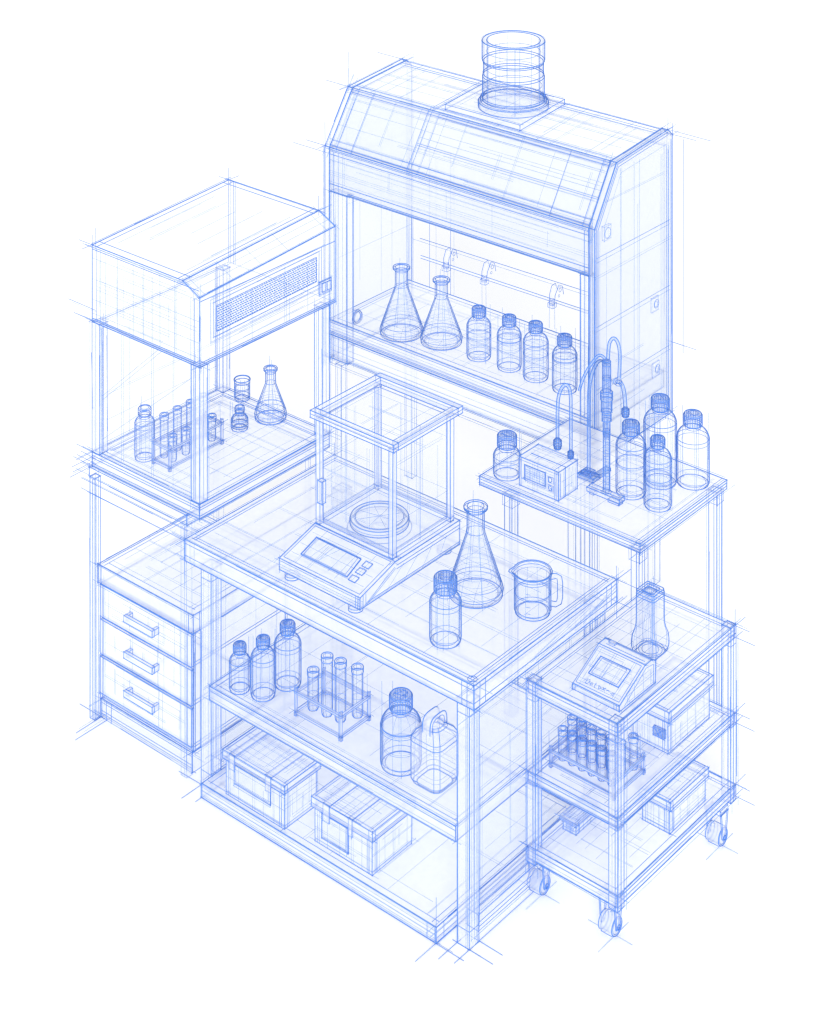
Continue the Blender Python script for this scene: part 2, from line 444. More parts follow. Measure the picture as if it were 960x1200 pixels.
for x in (-.70, -.66, -.57, -.55): m.line((x, Y3 - .021, .92), (x, Y3 - .021, 1.6), .6, (0, 0), 1 if x in (-.7, -.57) else 2)
m.line((-.83, Y3 - .021, 1.30), (.633, Y3 - .021, 1.30), .5, (0, 0), 2)
m.build('back_panel', 'clear', t)
m = MB(); m.box((-.83, Y0 - .004, .856), (.633, 2.262, .923), w=1., g=2, over=.05, inset=.03)
for z in (.912, .866, .872): m.line((-.83, Y0 - .0055, z), (.633, Y0 - .0055, z), .75)
for z in (.885, .897): m.line((-.83, Y0 - .0055, z), (.633, Y0 - .0055, z), .5, (0, 0), 2)
m.hatch((-.8, Y0 + .03, .9245), (1.4, 0, 0), (0, .5, 0), 14, 6, .36)
m.build('work_surface', 'top', t)
m = MB(); m.box((-.83, Y0 + .016, Z0), (.633, Y0 + .04, .853), w=.7, g=2, over=.06)
for z in (.835, .80, .775, .755): m.line((-.83, Y0 + .0145, z), (.633, Y0 + .0145, z), .6 if z > .8 else .5, (0, 0), 1 if z in (.835, .775) else 2)
for x in (-.79, -.76): m.line((x, Y0 + .0145, .76), (x, Y0 + .0145, .84), .6)
m.build('apron', 'white', t)
m = MB(); m.prism([(1.895, RZ(1.895) + .002), (2.225, RZ(2.225) + .002), (2.225, RZ(2.225) + .025), (1.895, RZ(1.895) + .025)], 'x', -.30, .125, w=.9, g=1, over=.04)
m.hatch((-.28, 1.9, 1.981), (.39, 0, 0), (0, .31, .028), 3, 3)
m.build('duct_plate', 'white', t)
# exhaust duct: collar flange, tube, bands
D = (-.035, 2.056, 1.984)
m = MB()
dp = [(.128, 0), (.128, .10), (.128, .20), (.128, .30)]
for pr in ([(.139, .03), (.139, .140)], [(.139, .140), (.1355, .146)], [(.1355, .146), (.1355, .206)], [(.1355, .206), (.141, .212)], [(.141, .212), (.141, .30)]): m.lathe(D, pr, 56)
m.lathe(D, [(.121, .30), (.121, .03)], 56)
m.contour(D, [(.139, .03), (.139, .141)], 1.1); m.contour(D, [(.1355, .146), (.1355, .206)], 1.05); m.contour(D, [(.141, .212), (.141, .30)], 1.15)
m.loft([[(D[0] + r * math.cos(2 * PI * i / 56), D[1] + r * math.sin(2 * PI * i / 56), D[2] + .30) for i in range(56)] for r in (.141, .121)], False)
for r, z, w in ((.141, .30, 1.2), (.121, .30, 1.05), (.141, .213, 1.05), (.1365, .204, .95), (.139, .141, 1.05), (.1365, .152, .95), (.140, .035, .95), (.128, .10, .5), (.121, .25, .5), (.12, .17, .4)):
    m.ring((D[0], D[1], D[2] + z), r, w, 64, g=1)
for k in range(14):
    a = 2 * PI * k / 14 + .2; c_, s_ = math.cos(a), math.sin(a)
    m.line((D[0] + .128 * c_, D[1] + .128 * s_, D[2] + .03), (D[0] + .128 * c_, D[1] + .128 * s_, D[2] + .29), .6, (0, 0), 2)
a = math.atan2(-.76, .65)
m.line((D[0] + .134 * math.cos(a), D[1] + .134 * math.sin(a), D[2]), (D[0] + .134 * math.cos(a), D[1] + .134 * math.sin(a), D[2] + .30), .7)
m.line((D[0] - .155, D[1] + .10, D[2]), (D[0] - .155, D[1] + .10, D[2] + .36), .6, (0, 0), 2)
du = m.build('exhaust_duct', 'glass', t)
m = MB(); m.lathe(D, [(.158, 0), (.158, .026)], 56); m.lathe(D, [(.158, .026), (.149, .028)], 56); m.lathe(D, [(.149, .028), (.149, .042)], 56); m.lathe(D, [(.149, .042), (.140, .044)], 56); m.contour(D, [(.158, 0), (.158, .026)], 1.1); m.contour(D, [(.149, .028), (.149, .042)], .9)
for r, z, w in ((.158, .002, 1.), (.158, .028, 1.05), (.149, .030, .7), (.149, .043, .9), (.141, .046, .8)): m.ring((D[0], D[1], D[2] + z), r, w, 64, g=1)
m.build('collar', 'glass', du)
# rail with three hooks on the back wall
m = MB(); m.tube([(-.70, 2.20, 1.09), (.29, 2.20, 1.10)], .007, 0, n=8, smooth=True)
m.line((-.70, 2.197, 1.096), (.29, 2.197, 1.106), .8); m.line((-.70, 2.197, 1.083), (.29, 2.197, 1.093), .7)
m.line((-.76, 2.264, 1.142), (.24, 2.264, 1.155), .8); m.ghost((-.76, 2.264, 1.13), (.24, 2.264, 1.14))
rail = m.build('rail', 'frame', t)
for x in (-.545, -.315, .075):
    m = MB()
    m.tube([(x, 2.258, 1.135), (x, 2.24, 1.152), (x, 2.22, 1.150), (x, 2.205, 1.130), (x, 2.20, 1.10), (x, 2.20, 1.075)], .009, 0, n=8, smooth=True, cap=True)
    m.tube([(x - .012, 2.258, 1.12), (x - .012, 2.24, 1.158), (x - .012, 2.212, 1.154), (x - .012, 2.196, 1.12), (x - .012, 2.194, 1.072)], LR * .8)
    m.tube([(x + .02, 2.26, 1.11), (x + .02, 2.25, 1.15), (x + .012, 2.235, 1.158), (x + .01, 2.21, 1.12), (x + .011, 2.2, 1.072)], LR * .8)
    m.ring((x + .012, 2.244, 1.132), .009, .6, 12, 'x'); m.ring((x + .012, 2.236, 1.108), .006, .5, 12, 'x'); m.box((x - .014, 2.186, 1.066), (x + .014, 2.214, 1.086), w=.55, g=0)
    m.ring((x, 2.2, 1.077), .011, .6, 14); m.ring((x, 2.2, 1.10), .011, .6, 14)
    m.ghost((x - .012, 2.2, 1.07), (x - .012, 2.2, .96)); m.ghost((x + .012, 2.2, 1.07), (x + .012, 2.2, .96))
    m.build('hook', 'frame', rail)
m = MB()
m.ring((-.716, 1.762, .943), .031, 1.25, 28, 'x'); m.ring((-.716, 1.762, .943), .023, 1.1, 28, 'x'); m.ring((-.708, 1.764, .943), .027, .6, 28, 'x')
m.tube([(-.718, 1.762 + .0265 * math.cos(2 * PI * i / 28), .943 + .0265 * math.sin(2 * PI * i / 28)) for i in range(28)], .005, 0, closed=True, n=8, smooth=True)
m.line((-.722, 1.762, .972), (-.73, 1.74, .98), .5)
m.build('cable_port', 'frame', t)

# slim stand carrying the hood
t = thing('hood_stand', 'slim four-legged stand under the fume hood behind the bench', 'stand', (-.1, 1.99, 0))
for x, y in ((-.81, 1.72), (.515, 1.72), (-.81, 2.22), (.58, 2.22)):
    part('leg', t, 'clear', a=(x, y, 0), b=(x + .036, y + .036, .715), w=.45, g=1)
m = MB(); m.box((-.84, 1.712, .716), (.64, 2.27, .743), w=.4, g=1); m.build('top_frame', 'clear', t)

#@@ENCLOSURE
t = thing('glass_enclosure', 'glass-sided bench enclosure with box housing on top, vent grille and posts, beside the fume hood', 'enclosure', (-.25, .39, .985))
EX0, EX1, EY0, EY1 = -.549, .055, .022, .770
def EZ(y): return 1.8515 + .044 * (y - EY0) / (EY1 - EY0)
m = MB(); m.prism([(EX0, 1.55), (EX0, 1.85), (-.035, 1.85), (EX1, 1.81), (EX1, 1.55)], 'y', EY0, EY1, w=1.15, g=2, over=.06, lift=lambda v: .044 if v > 1.7 else 0)
for x in (EX0 + .03, -.06): m.line((x, EY0, EZ(EY0)), (x, EY1, EZ(EY1)), .7)
for y in (EY0 + .035, EY1 - .035): m.line((EX0, y, EZ(y)), (-.035, y, EZ(y)), .7, (0, .01))
for q in range(9): x = R.uniform(EX0 + .05, -.08); ya, yb = EY0 + R.uniform(.05, .3), EY1 - R.uniform(.04, .3); m.line((x, ya, EZ(ya)), (x, yb, EZ(yb)), .5, (0, 0), 2)
yf = EY0 - .0013
for z, w in ((1.835, .7), (1.80, .5), (1.72, .5), (1.64, .45), (1.585, .5), (1.565, .9), (1.558, .7)): m.line((EX0, yf, z), (EX1, yf, z), w, (0, 0), 1 if w >= .7 else 2)
for x in (-.52, -.50, -.47, -.40, -.31, -.25, -.16, -.08, .01, .03): m.line((x, yf, 1.56), (x, yf, 1.84 if x < -.06 else 1.80), .6, (0, 0), 2 if x not in (-.52, .03) else 1)
xf = EX1 + .0013
for z in (1.558, 1.565, 1.795): m.line((xf, EY0, z), (xf, EY1, z), .8, (0, 0))
for q in range(7): y = R.uniform(EY0, EY1); m.line((xf, y, 1.56), (xf, y, R.uniform(1.6, 1.8)), .5, (0, 0), 2)
for q in range(6):
    z = R.uniform(1.57, 1.65); m.line((xf, EY0 + .1 + R.uniform(0, .2), z), (xf, EY1 - R.uniform(.02, .3), z + .01), .5, (0, 0), 2)
for s_ in (.3, .6): m.line((-.035 + .09 * s_, EY0, EZ(EY0) - .04 * s_), (-.035 + .09 * s_, EY1, EZ(EY1) - .04 * s_), .5, (0, 0), 2)
for y in (.05, .2, .35, .5, .72): m.line((-.035, y, EZ(y)), (EX1 + .001, y, EZ(y) - .0405), .55, (0, 0), 2)
m.hatch((EX0 + .03, yf, 1.57), (.56, 0, 0), (0, 0, .25), 8, 6)
m.cross((EX0, EY0, 1.85), -.08, -.05, .04); m.cross((EX0 + .02, EY0, 1.85), 0, 0, .07); m.cross((EX0, EY1, 1.894), -.06, .06, .05); m.cross((EX0, EY0, 1.6), -.14, 0, 0); m.cross((EX0, EY0, 1.555), -.11, -.02, 0); m.cross((-.035, EY1, 1.894), .03, .08, .06)
for dx in (0, .012, .030, .040): m.line((EX0 + dx, EY1, 1.55), (EX0 + dx, EY1, EZ(EY1)), .9 if dx in (0, .03) else .5, (0, 0), 1)
hous = m.build('top_housing', 'frame', t)
m = MB(); gx = EX1 + .002
gy0, gy1 = .108, .658
def gz(y, v): return 1.655 + .012 * (y - gy0) / (gy1 - gy0) + v * .098      # frame drawn on the front face
m.face([(gx, gy0, gz(gy0, 0)), (gx, gy1, gz(gy1, 0)), (gx, gy1, gz(gy1, 1)), (gx, gy0, gz(gy0, 1))])
NR, NC = 11, 42
for i in range(NR):
    v = (i + .5) / NR
    m.line((gx + .002, gy0, gz(gy0, v)), (gx + .002, gy1, gz(gy1, v)), .35, (0, 0), 2)
    for k_ in range(NC):
        ya = gy0 + (gy1 - gy0) * (k_ + .15 + .35 * (i % 2)) / NC; yb = ya + (gy1 - gy0) / NC * .55
        m.line((gx + .002, ya, gz(ya, v)), (gx + .002, yb, gz(yb, v)), 1.15, (0, 0), 1, .0006)
for k_ in range(0, NC + 1, 2):
    y = gy0 + (gy1 - gy0) * k_ / NC; m.line((gx + .002, y, gz(y, 0)), (gx + .002, y, gz(y, 1)), .4, (0, 0), 2)
q = [(gx, gy0, gz(gy0, 0)), (gx, gy1, gz(gy1, 0)), (gx, gy1, gz(gy1, 1)), (gx, gy0, gz(gy0, 1))]
for i in range(4): m.line(q[i], q[(i + 1) % 4], .7)
for e, w in ((.016, .5), (.03, .35)):
    q = [(gx, gy0 - e, gz(gy0, 0) - e), (gx, gy1 + e, gz(gy1, 0) - e), (gx, gy1 + e, gz(gy1, 1) + e), (gx, gy0 - e, gz(gy0, 1) + e)]
    for i in range(4): m.edge(q[i], q[(i + 1) % 4], w, 1, .03)
m.build('vent_grille', 'panel', hous)
m = MB(); m.box((gx, .672, 1.612), (gx + .006, .738, 1.660), w=.7, g=1, over=.015)
sw = m.build('switch_plate', 'frame', hous)
for y in (.682, .711):
    part('rocker', sw, 'frame', a=(gx + .0065, y, 1.620), b=(gx + .010, y + .020, 1.653), w=.6, g=0)
P1 = .735
for i, (x, y) in enumerate(((EX0, EY0), (.012, EY0), (EX0, P1 - .04), (.012, P1 - .04))):
    m = MB(); m.box((x, y, 1.042), (x + .043, y + .04, 1.549), w=.85, g=1, over=.04)
    for k_ in range(2): m.line((x + .012 + .011 * k_, y - .0012, 1.05), (x + .012 + .011 * k_, y - .0012, 1.545), .6, (0, 0), 1 if k_ == 1 else 2)
    m.line((x + .0442, y + .02, 1.05), (x + .0442, y + .02, 1.545), .45)
    m.build('post', 'white', t)
m = MB(); m.box((EX0, EY0, .985), (EX1, P1, 1.04), w=1.05, g=3, over=.07, inset=.035)
for z in (1.028, 1.018, .997): m.line((EX0, EY0 - .0013, z), (EX1, EY0 - .0013, z), .7); m.line((EX1 + .0013, EY0, z), (EX1 + .0013, P1, z), .7)
for e in (.05, .058):
    m.line((EX0 + e, P1 - e, 1.0415), (EX1 - .02, P1 - e, 1.0415), .6); m.line((EX0 + e, EY0 + e, 1.0415), (EX0 + e, P1 - e, 1.0415), .6)
m.hatch((EX0 + .03, EY0 + .03, 1.0415), (.54, 0, 0), (0, .66, 0), 10, 9)
for z in (1.04, 1.02, 1.0, .985): m.cross((EX0, EY0, z), -R.uniform(.04, .12), -R.uniform(.0, .12), 0)
m.build('base_tray', 'top', t)
m = MB(); m.box((-.504, EY0 + .012, 1.043), (.010, EY0 + .016, 1.548), w=.5, g=1)
for k_, (a, b) in enumerate((((-.50, 1.27), (-.18, 1.545)), ((-.50, 1.255), (-.16, 1.545)), ((-.50, 1.10), (.0, 1.49)), ((-.48, 1.06), (-.02, 1.32)))):
    m.line((a[0], EY0 + .011, a[1]), (b[0], EY0 + .011, b[1]), .6, (0, 0), 2)  # slanting pale strokes: reflections drawn onto the glass
for x in (-.39, -.38, -.22, -.21, -.1): m.line((x, EY0 + .011, 1.05), (x, EY0 + .011, 1.54), .5, (0, 0), 2)
m.build('side_pane', 'clear', t)
m = MB(); m.box((EX0 + .008, EY0 + .045, 1.043), (EX0 + .012, P1 - .045, 1.548), w=.4, g=1)
m.hatch((EX0 + .013, .08, 1.05), (0, .62, 0), (0, 0, .48), 3, 3)
m.build('back_pane', 'clear', t)

t = thing('enclosure_stand', 'open leg frame standing behind the drawer unit and carrying the glass enclosure', 'stand', (-.25, .39, 0))
for x, y in ((-.556, .016), (-.034, .012), (-.556, .69), (-.034, .69)):
    m = MB(); m.box((x, y, 0), (x + .03, y + .028, .944), w=.8 if x < -.5 and y < .1 else .35, g=2 if x < -.5 and y < .1 else 0, over=.05); m.line((x + .02, y - .001, 0), (x + .02, y - .001, .94), .7 if x < -.5 and y < .1 else .3)
    m.build('leg', 'clear', t)
m = MB(); m.box((-.556, .012, .946), (-.004, .718, .983), w=.75, g=2, over=.10)
m.edge((-.6, .012, .925), (0, .012, .925), .55, 1, .08); m.edge((-.6, .012, .885), (0, .012, .885), .5, 1, .1)
m.build('top_frame', 'clear', t)

#@@DRAWERS
t = thing('drawer_cabinet', 'low three-drawer cabinet with bar handles standing under the glass enclosure', 'drawer cabinet', (-.265, .30, 0))
DX0, DX1 = -.522, -.008
m = MB(); m.box((DX0, .052, .078), (DX1, .55, .528), w=.9, g=2, over=.04)
for z in (.40, .255, .095):
    for dz in (0, .012): m.line((DX1 + .0013, .052, z + dz), (DX1 + .0013, .55, z + dz), .7)
for y in (.06, .085, .1, .11, .13): m.line((DX1 + .0013, y, .08), (DX1 + .0013, y, .52), .6, (0, 0), 1 if y < .09 else 2)
for i in range(5): m.line((DX0 + .02, .1 + i * .09, .08 + .02 * i), (DX0 + .02, .1 + i * .09, .52), .5, (0, 0), 2)
m.hatch((DX0, .06, .1), (0, .48, 0), (0, 0, .42), 4, 5); m.hatch((DX0 + .05, .53, .1), (.44, 0, 0), (0, 0, .42), 5, 5)
m.build('carcass', 'white', t)
m = MB(); m.box((DX0 - .012, .038, .530), (DX1 + .012, .56, .600), w=1., g=2, over=.05, inset=.03)
for e in (.016,): m.line((DX0, .04 + e, .6015), (DX0, .54, .6015), .6)
for x in (DX1 - .012,): m.line((x, .0365, .53), (x, .0365, .60), .8)
m.line((DX1 + .0133, .07, .53), (DX1 + .0133, .07, .6), .7); m.line((DX0 + .01, .0365, .53), (DX0 + .01, .0365, .6), .6)
m.hatch((DX0 + .02, .06, .6015), (.48, 0, 0), (0, .48, 0), 8, 8)
m.build('cabinet_top', 'top', t)
for z0, z1 in ((.100, .242), (.254, .388), (.400, .524)):
    m = MB(); m.box((DX0, .040, z0), (DX1, .050, z1), w=.85, g=1, over=.02)
    for x in (DX0 + .018, DX0 + .03, DX1 - .02, DX1 - .03, DX1 - .06): m.line((x, .0388, z0), (x, .0388, z1), .6, (0, 0), 1 if x in (DX0 + .018, DX1 - .02) else 2)
    m.hatch((DX0 + .03, .0388, z0), (.45, 0, 0), (0, 0, z1 - z0), 5, 3)
    d = m.build('drawer', 'white', t)
    zc = z0 + .58 * (z1 - z0)
    m = MB()
    hx0, hx1 = -.345, -.185
    m.box((hx0, .004, zc - .012), (hx1, .016, zc + .012), w=.9, g=0)
    m.box((hx0, .0165, zc - .011), (hx0 + .012, .0388, zc + .011), w=.7, g=0); m.box((hx1 - .012, .0165, zc - .011), (hx1, .0388, zc + .011), w=.7, g=0)
    m.ghost((hx0, .035, zc - .03), (hx0, .035, zc + .03)); m.ghost((hx1, .035, zc - .09), (hx1, .035, zc + .04))
    m.build('handle', 'white', d)
m = MB(); m.box((DX0, .046, 0), (DX1, .54, .076), w=.9, g=2, over=.08)
for z in (.062, .03, .018): m.line((DX0, .0447, z), (DX1, .0447, z), .6)
for x in (DX0 + .03, DX0 + .06, DX1 - .03): m.line((x, .0447, 0), (x, .0447, .076), .7)
m.cross((DX0, .046, .002), -.13, -.13, 0); m.cross((DX0 + .03, .046, .002), 0, -.16, 0)
m.build('plinth', 'frame', t)

#@@BALANCE
t = thing('analytical_balance', 'analytical balance with glass draft shield and sloped control panel standing on the bench', 'balance', (.62, .34, .9))
BX0, BX1 = .425, .818
m = MB()
bp = [(.065, .914), (.065, .955), (.255, 1.003), (.62, 1.003), (.62, .914)]
m.prism(bp, 'x', BX0, BX1, w=1., g=1, over=.03)
def bs(x, s, e=.0015): return Vector((x, .065 + .19 * s - e * .25, .955 + .048 * s + e))
for a, b in (((BX0 + .012, .06), (BX1 - .012, .06)), ((BX1 - .012, .06), (BX1 - .012, .95)), ((BX1 - .012, .95), (BX0 + .012, .95)), ((BX0 + .012, .95), (BX0 + .012, .06))):
    m.line(bs(*a), bs(*b), .6, (0, .0))
for z in (.925, .935, .948): m.line((BX0, .0637, z), (BX1, .0637, z), .55, (0, 0), 2)
for x in (BX1 - .02, BX1 - .01): m.line((x, .0637, .914), (x, .0637, .955), .6)
for y in (.08, .095): m.line((BX1 + .0013, y, .914), (BX1 + .0013, y, .958), .6)
for z in (.988, .975, .925): m.line((BX1 + .0013, .26 if z > .96 else .1, z), (BX1 + .0013, .62, z), .65)
m.line((BX1 + .0013, .09, .92), (BX1 + .0013, .25, .985), .5); m.line((BX1 + .0013, .11, .92), (BX1 + .0013, .255, .98), .5)
for k_ in range(5): m.line((BX1 + .0013, .1 + .1 * k_, .918), (BX1 + .0013, .22 + .08 * k_, .98), .5, (0, 0), 2)
m.hatch(bs(BX0 + .02, .05), (.35, 0, 0), Vector((0, .18, .0455)), 5, 4)
for e in (.02, .03): m.line((BX0, .255 + e, 1.0045), (BX1, .255 + e, 1.0045), .6)
m.build('base_housing', 'white', t)
def quadpart(name, pts, thick, fill, parent, w=.8, inner=None):
    """small raised plate on a sloped face: four corners and a thickness along the face's normal"""
    m = MB(); P = [Vector(p) for p in pts]
    n = (P[1] - P[0]).cross(P[3] - P[0]).normalized() * thick
    Q = [p + n for p in P]
    m.face(Q)
    for i in range(4):
        j = (i + 1) % 4; m.face([P[i], P[j], Q[j], Q[i]]); m.line(Q[i], Q[j], w); m.line(P[i], P[j], w * .5)
    if inner:
        c = sum(Q, Vector()) / 4
        I = [q.lerp(c, inner) + n * .3 for q in Q]
        for i in range(4): m.line(I[i], I[(i + 1) % 4], w * .55)
        for k_ in range(4):
            a = R.uniform(.1, .6); m.line(I[0].lerp(I[1], a), I[3].lerp(I[2], a + R.uniform(0, .3)), .45, (0, 0), 2)
    return m.build(name, fill, parent)
quadpart('display', [bs(.488, .25, .002), bs(.714, .25, .002), bs(.702, .72, .002), bs(.482, .72, .002)], .004, 'clear', t, 1., .10)
for s_, x in ((.66, .741), (.48, .741), (.28, .741)):
    quadpart('button', [bs(x - .016, s_ - .065, .002), bs(x + .016, s_ - .065, .002), bs(x + .016, s_ + .065, .002), bs(x - .016, s_ + .065, .002)], .003, 'frame', t, .75)
for x, y in ((BX0 + .055, .075), (BX1 - .03, .075), (BX1 - .03, .565), (BX0 + .055, .565)):
    m = MB(); m.lathe((x, y, .9005), [(.026, 0), (.026, .012)], 24, cap1=True); m.ring((x, y, .902), .026, .9, 24); m.ring((x, y, .912), .026, .7, 24)
    m.build('foot', 'frame', t)
m = MB(); c = (.622, .392, 1.004)
m.lathe(c, [(.03, 0), (.03, .012), (.108, .014), (.108, .036), (.100, .038)], 56)
m.loft([[(c[0] + r * math.cos(2 * PI * i / 56), c[1] + r * math.sin(2 * PI * i / 56), c[2] + .037) for i in range(56)] for r in (.1, .001)], False)
for r, z, w in ((.108, .037, 1.05), (.108, .016, 1.), (.089, .038, .7), (.094, .038, .4), (.110, .026, .5), (.118, .001, .4), (.03, .0, .4)): m.ring((c[0], c[1], c[2] + z), r, w, 64, g=1)
for k_ in range(8):
    a = k_ * PI / 4 + .2; m.line((c[0], c[1], c[2] + .0385), (c[0] + .08 * math.cos(a), c[1] + .08 * math.sin(a), c[2] + .0385), .6, (0, 0), 2)
m.contour(c, [(.109, .014), (.109, .037)], .9); m.build('weighing_pan', 'white', t)
SX0, SX1, SY0, SY1 = .428, .803, .258, .603
for x, y in ((SX0, SY0), (SX1 - .019, SY0), (SX0, SY1 - .019), (SX1 - .019, SY1 - .019)):
    m = MB(); m.box((x, y, 1.006), (x + .019, y + .019, 1.393), w=.85, g=0, over=.02)
    pass
    m.build('shield_post', 'white', t)
m = MB()
A0, A1, B0, B1 = SX0 - .018, SX1 + .014, SY0 - .012, SY1 + .034
for a, b in (((A0, B0), (A1, B0 + .026)), ((A0, B1 - .026), (A1, B1)), ((A0, B0 + .026), (A0 + .026, B1 - .026)), ((A1 - .026, B0 + .026), (A1, B1 - .026))):
    m.box((*a, 1.394), (*b, 1.420), w=.95, g=0, over=.02)
m.line((A0, B0 - .001, 1.407), (A1, B0 - .001, 1.407), .6); m.line((A1 + .001, B0, 1.407), (A1 + .001, B1, 1.407), .6)
m.build('shield_top_frame', 'white', t)
m = MB(); m.box((A0 + .026, B0 + .026, 1.405), (A1 - .026, B1 - .026, 1.409), w=.4, g=0); m.hatch((A0 + .03, B0 + .03, 1.4095), (.35, 0, 0), (0, .32, 0), 3, 3); m.build('glass_pane', 'clear', t)
for a, b, ax in (((SX0 + .024, SY0 + .010), (SX1 - .024, SY0 + .014), 'x'), ((SX0 + .024, SY1 - .014), (SX1 - .024, SY1 - .010), 'x'), ((SX0 + .010, SY0 + .024), (SX0 + .014, SY1 - .024), 'y'), ((SX1 - .014, SY0 + .024), (SX1 - .010, SY1 - .024), 'y')):
    m = MB(); m.box((*a, 1.022), (*b, 1.393), w=.4, g=0)
    if ax == 'x': m.hatch((a[0], a[1] - .001, 1.05), (b[0] - a[0], 0, 0), (0, 0, .32), 2, 3)
    else: m.hatch((b[0] + .001, a[1], 1.05), (0, b[1] - a[1], 0), (0, 0, .32), 3, 2)
    if ax == 'y' and a[0] > .6: m.line((b[0] + .001, (a[1] + b[1]) / 2 - .01, 1.0), (b[0] + .001, (a[1] + b[1]) / 2 - .01, 1.42), .6)
    m.build('glass_pane', 'clear', t)
for a, b in (((SX0, SY0, 1.0045), (SX1, SY0 + .02, 1.020)), ((SX0, SY1 - .02, 1.0045), (SX1, SY1, 1.020)), ((SX0, SY0 + .021, 1.0045), (SX0 + .02, SY1 - .021, 1.020)), ((SX1 - .02, SY0 + .021, 1.0045), (SX1, SY1 - .021, 1.020))):
    part('shield_rail', t, 'frame', a=a, b=b, w=.55, g=0, over=.02)
part('door_handle', t, 'frame', a=(.456, SY0 - .022, 1.098), b=(.478, SY0 - .002, 1.180), w=.9, g=0)

#@@TABLE
t = thing('side_table', 'narrow high side table behind the bench carrying electrode probe and tall capped bottles', 'table', (.93, 1.37, 0))
TX0, TX1, TY0, TY1 = .550, 1.312, 1.075, 1.682
m = MB(); m.box((TX0, TY0, .866), (TX1, TY1, .9), w=1.05, g=2, over=.06)
for z in (.890, .878): m.line((TX0, TY0 - .0013, z), (TX1, TY0 - .0013, z), .7); m.line((TX1 + .0013, TY0, z), (TX1 + .0013, TY1, z), .7)
m.line((TX0, TY0 + .02, .9013), (TX1, TY0 + .02, .9013), .55); m.line((TX1 - .02, TY0, .9013), (TX1 - .02, TY1, .9013), .55)
m.hatch((TX0 + .02, TY0 + .02, .9013), (.72, 0, 0), (0, .56, 0), 8, 8)
m.build('tabletop', 'top', t)
for x, y in ((.664, 1.09), (1.262, 1.09), (.664, 1.63), (1.262, 1.63)):
    m = MB(); m.box((x, y, 0), (x + .036, y + .036, .865), w=.8 if (x, y) != (1.262, 1.63) else 1., g=1, over=.04)
    m.line((x + .024, y - .001, 0), (x + .024, y - .001, .86), .7); m.line((x + .037, y + .018, .0), (x + .037, y + .018, .86), .6)
    m.box((x - .006, y - .006, .82), (x + .042, y + .042, .864), w=.5, g=0, fill=False)
    m.build('leg', 'clear', t)

#@@CART
t = thing('utility_cart', 'three-tier utility cart on swivel casters parked beside the bench', 'cart', (1.54, .69, 0))
CX0, CX1, CY0, CY1 = 1.357, 1.730, .325, 1.062
for zt, th, nm in ((.760, .042, 'shelf'), (.450, .036, 'shelf'), (.192, .042, 'shelf')):
    m = MB(); m.box((CX0 + .002, CY0 + .002, zt - th), (CX1 - .002, CY1 - .002, zt), w=1., g=2, over=.05, inset=.022)
    m.line((CX0, CY0 - .0005, zt - .012), (CX1, CY0 - .0005, zt - .012), .7); m.line((CX1 - .0005, CY0, zt - .012), (CX1 - .0005, CY1, zt - .012), .7)
    m.line((CX0, CY0 - .0005, zt - .028), (CX1, CY0 - .0005, zt - .028), .55, (0, 0), 2); m.line((CX1 - .0005, CY0, zt - .026), (CX1 - .0005, CY1, zt - .026), .6)
    m.line((CX0 + .033, CY0 + .03, zt + .0013), (CX0 + .033, CY1 - .03, zt + .0013), .5); m.line((CX0 + .03, CY1 - .036, zt + .0013), (CX1 - .03, CY1 - .036, zt + .0013), .5)
    m.hatch((CX0 + .03, CY0 + .03, zt + .0013), (.31, 0, 0), (0, .67, 0), 6, 9)
    m.cross((CX1, CY1, zt), .06, .07, .06 if zt > .7 else 0); m.cross((CX1, CY1, zt - th), .08, .05, 0); m.cross((CX0, CY0, zt), -.04, -.03, 0)
    m.build(nm, 'top', t)
for i, (x, y) in enumerate(((CX0, CY0), (CX1 - .032, CY0), (CX0, CY1 - .032), (CX1 - .032, CY1 - .032))):
    m = MB(); m.box((x - .002, y - .002, .140), (x + .034, y + .034, .765), w=.85 if i != 2 else .6, g=1, over=.05)
    m.line((x + .024, y - .0032, .14), (x + .024, y - .0032, .76), .75); m.line((x + .0352, y + .016, .14), (x + .0352, y + .016, .76), .75)
    pass
    for z in (.70, .735, .45, .41, .19): m.line((x - .002, y - .0032, z), (x + .034, y - .0032, z), .6); m.line((x + .0352, y, z), (x + .0352, y + .034, z), .6)
    m.build('post', 'frame', t)
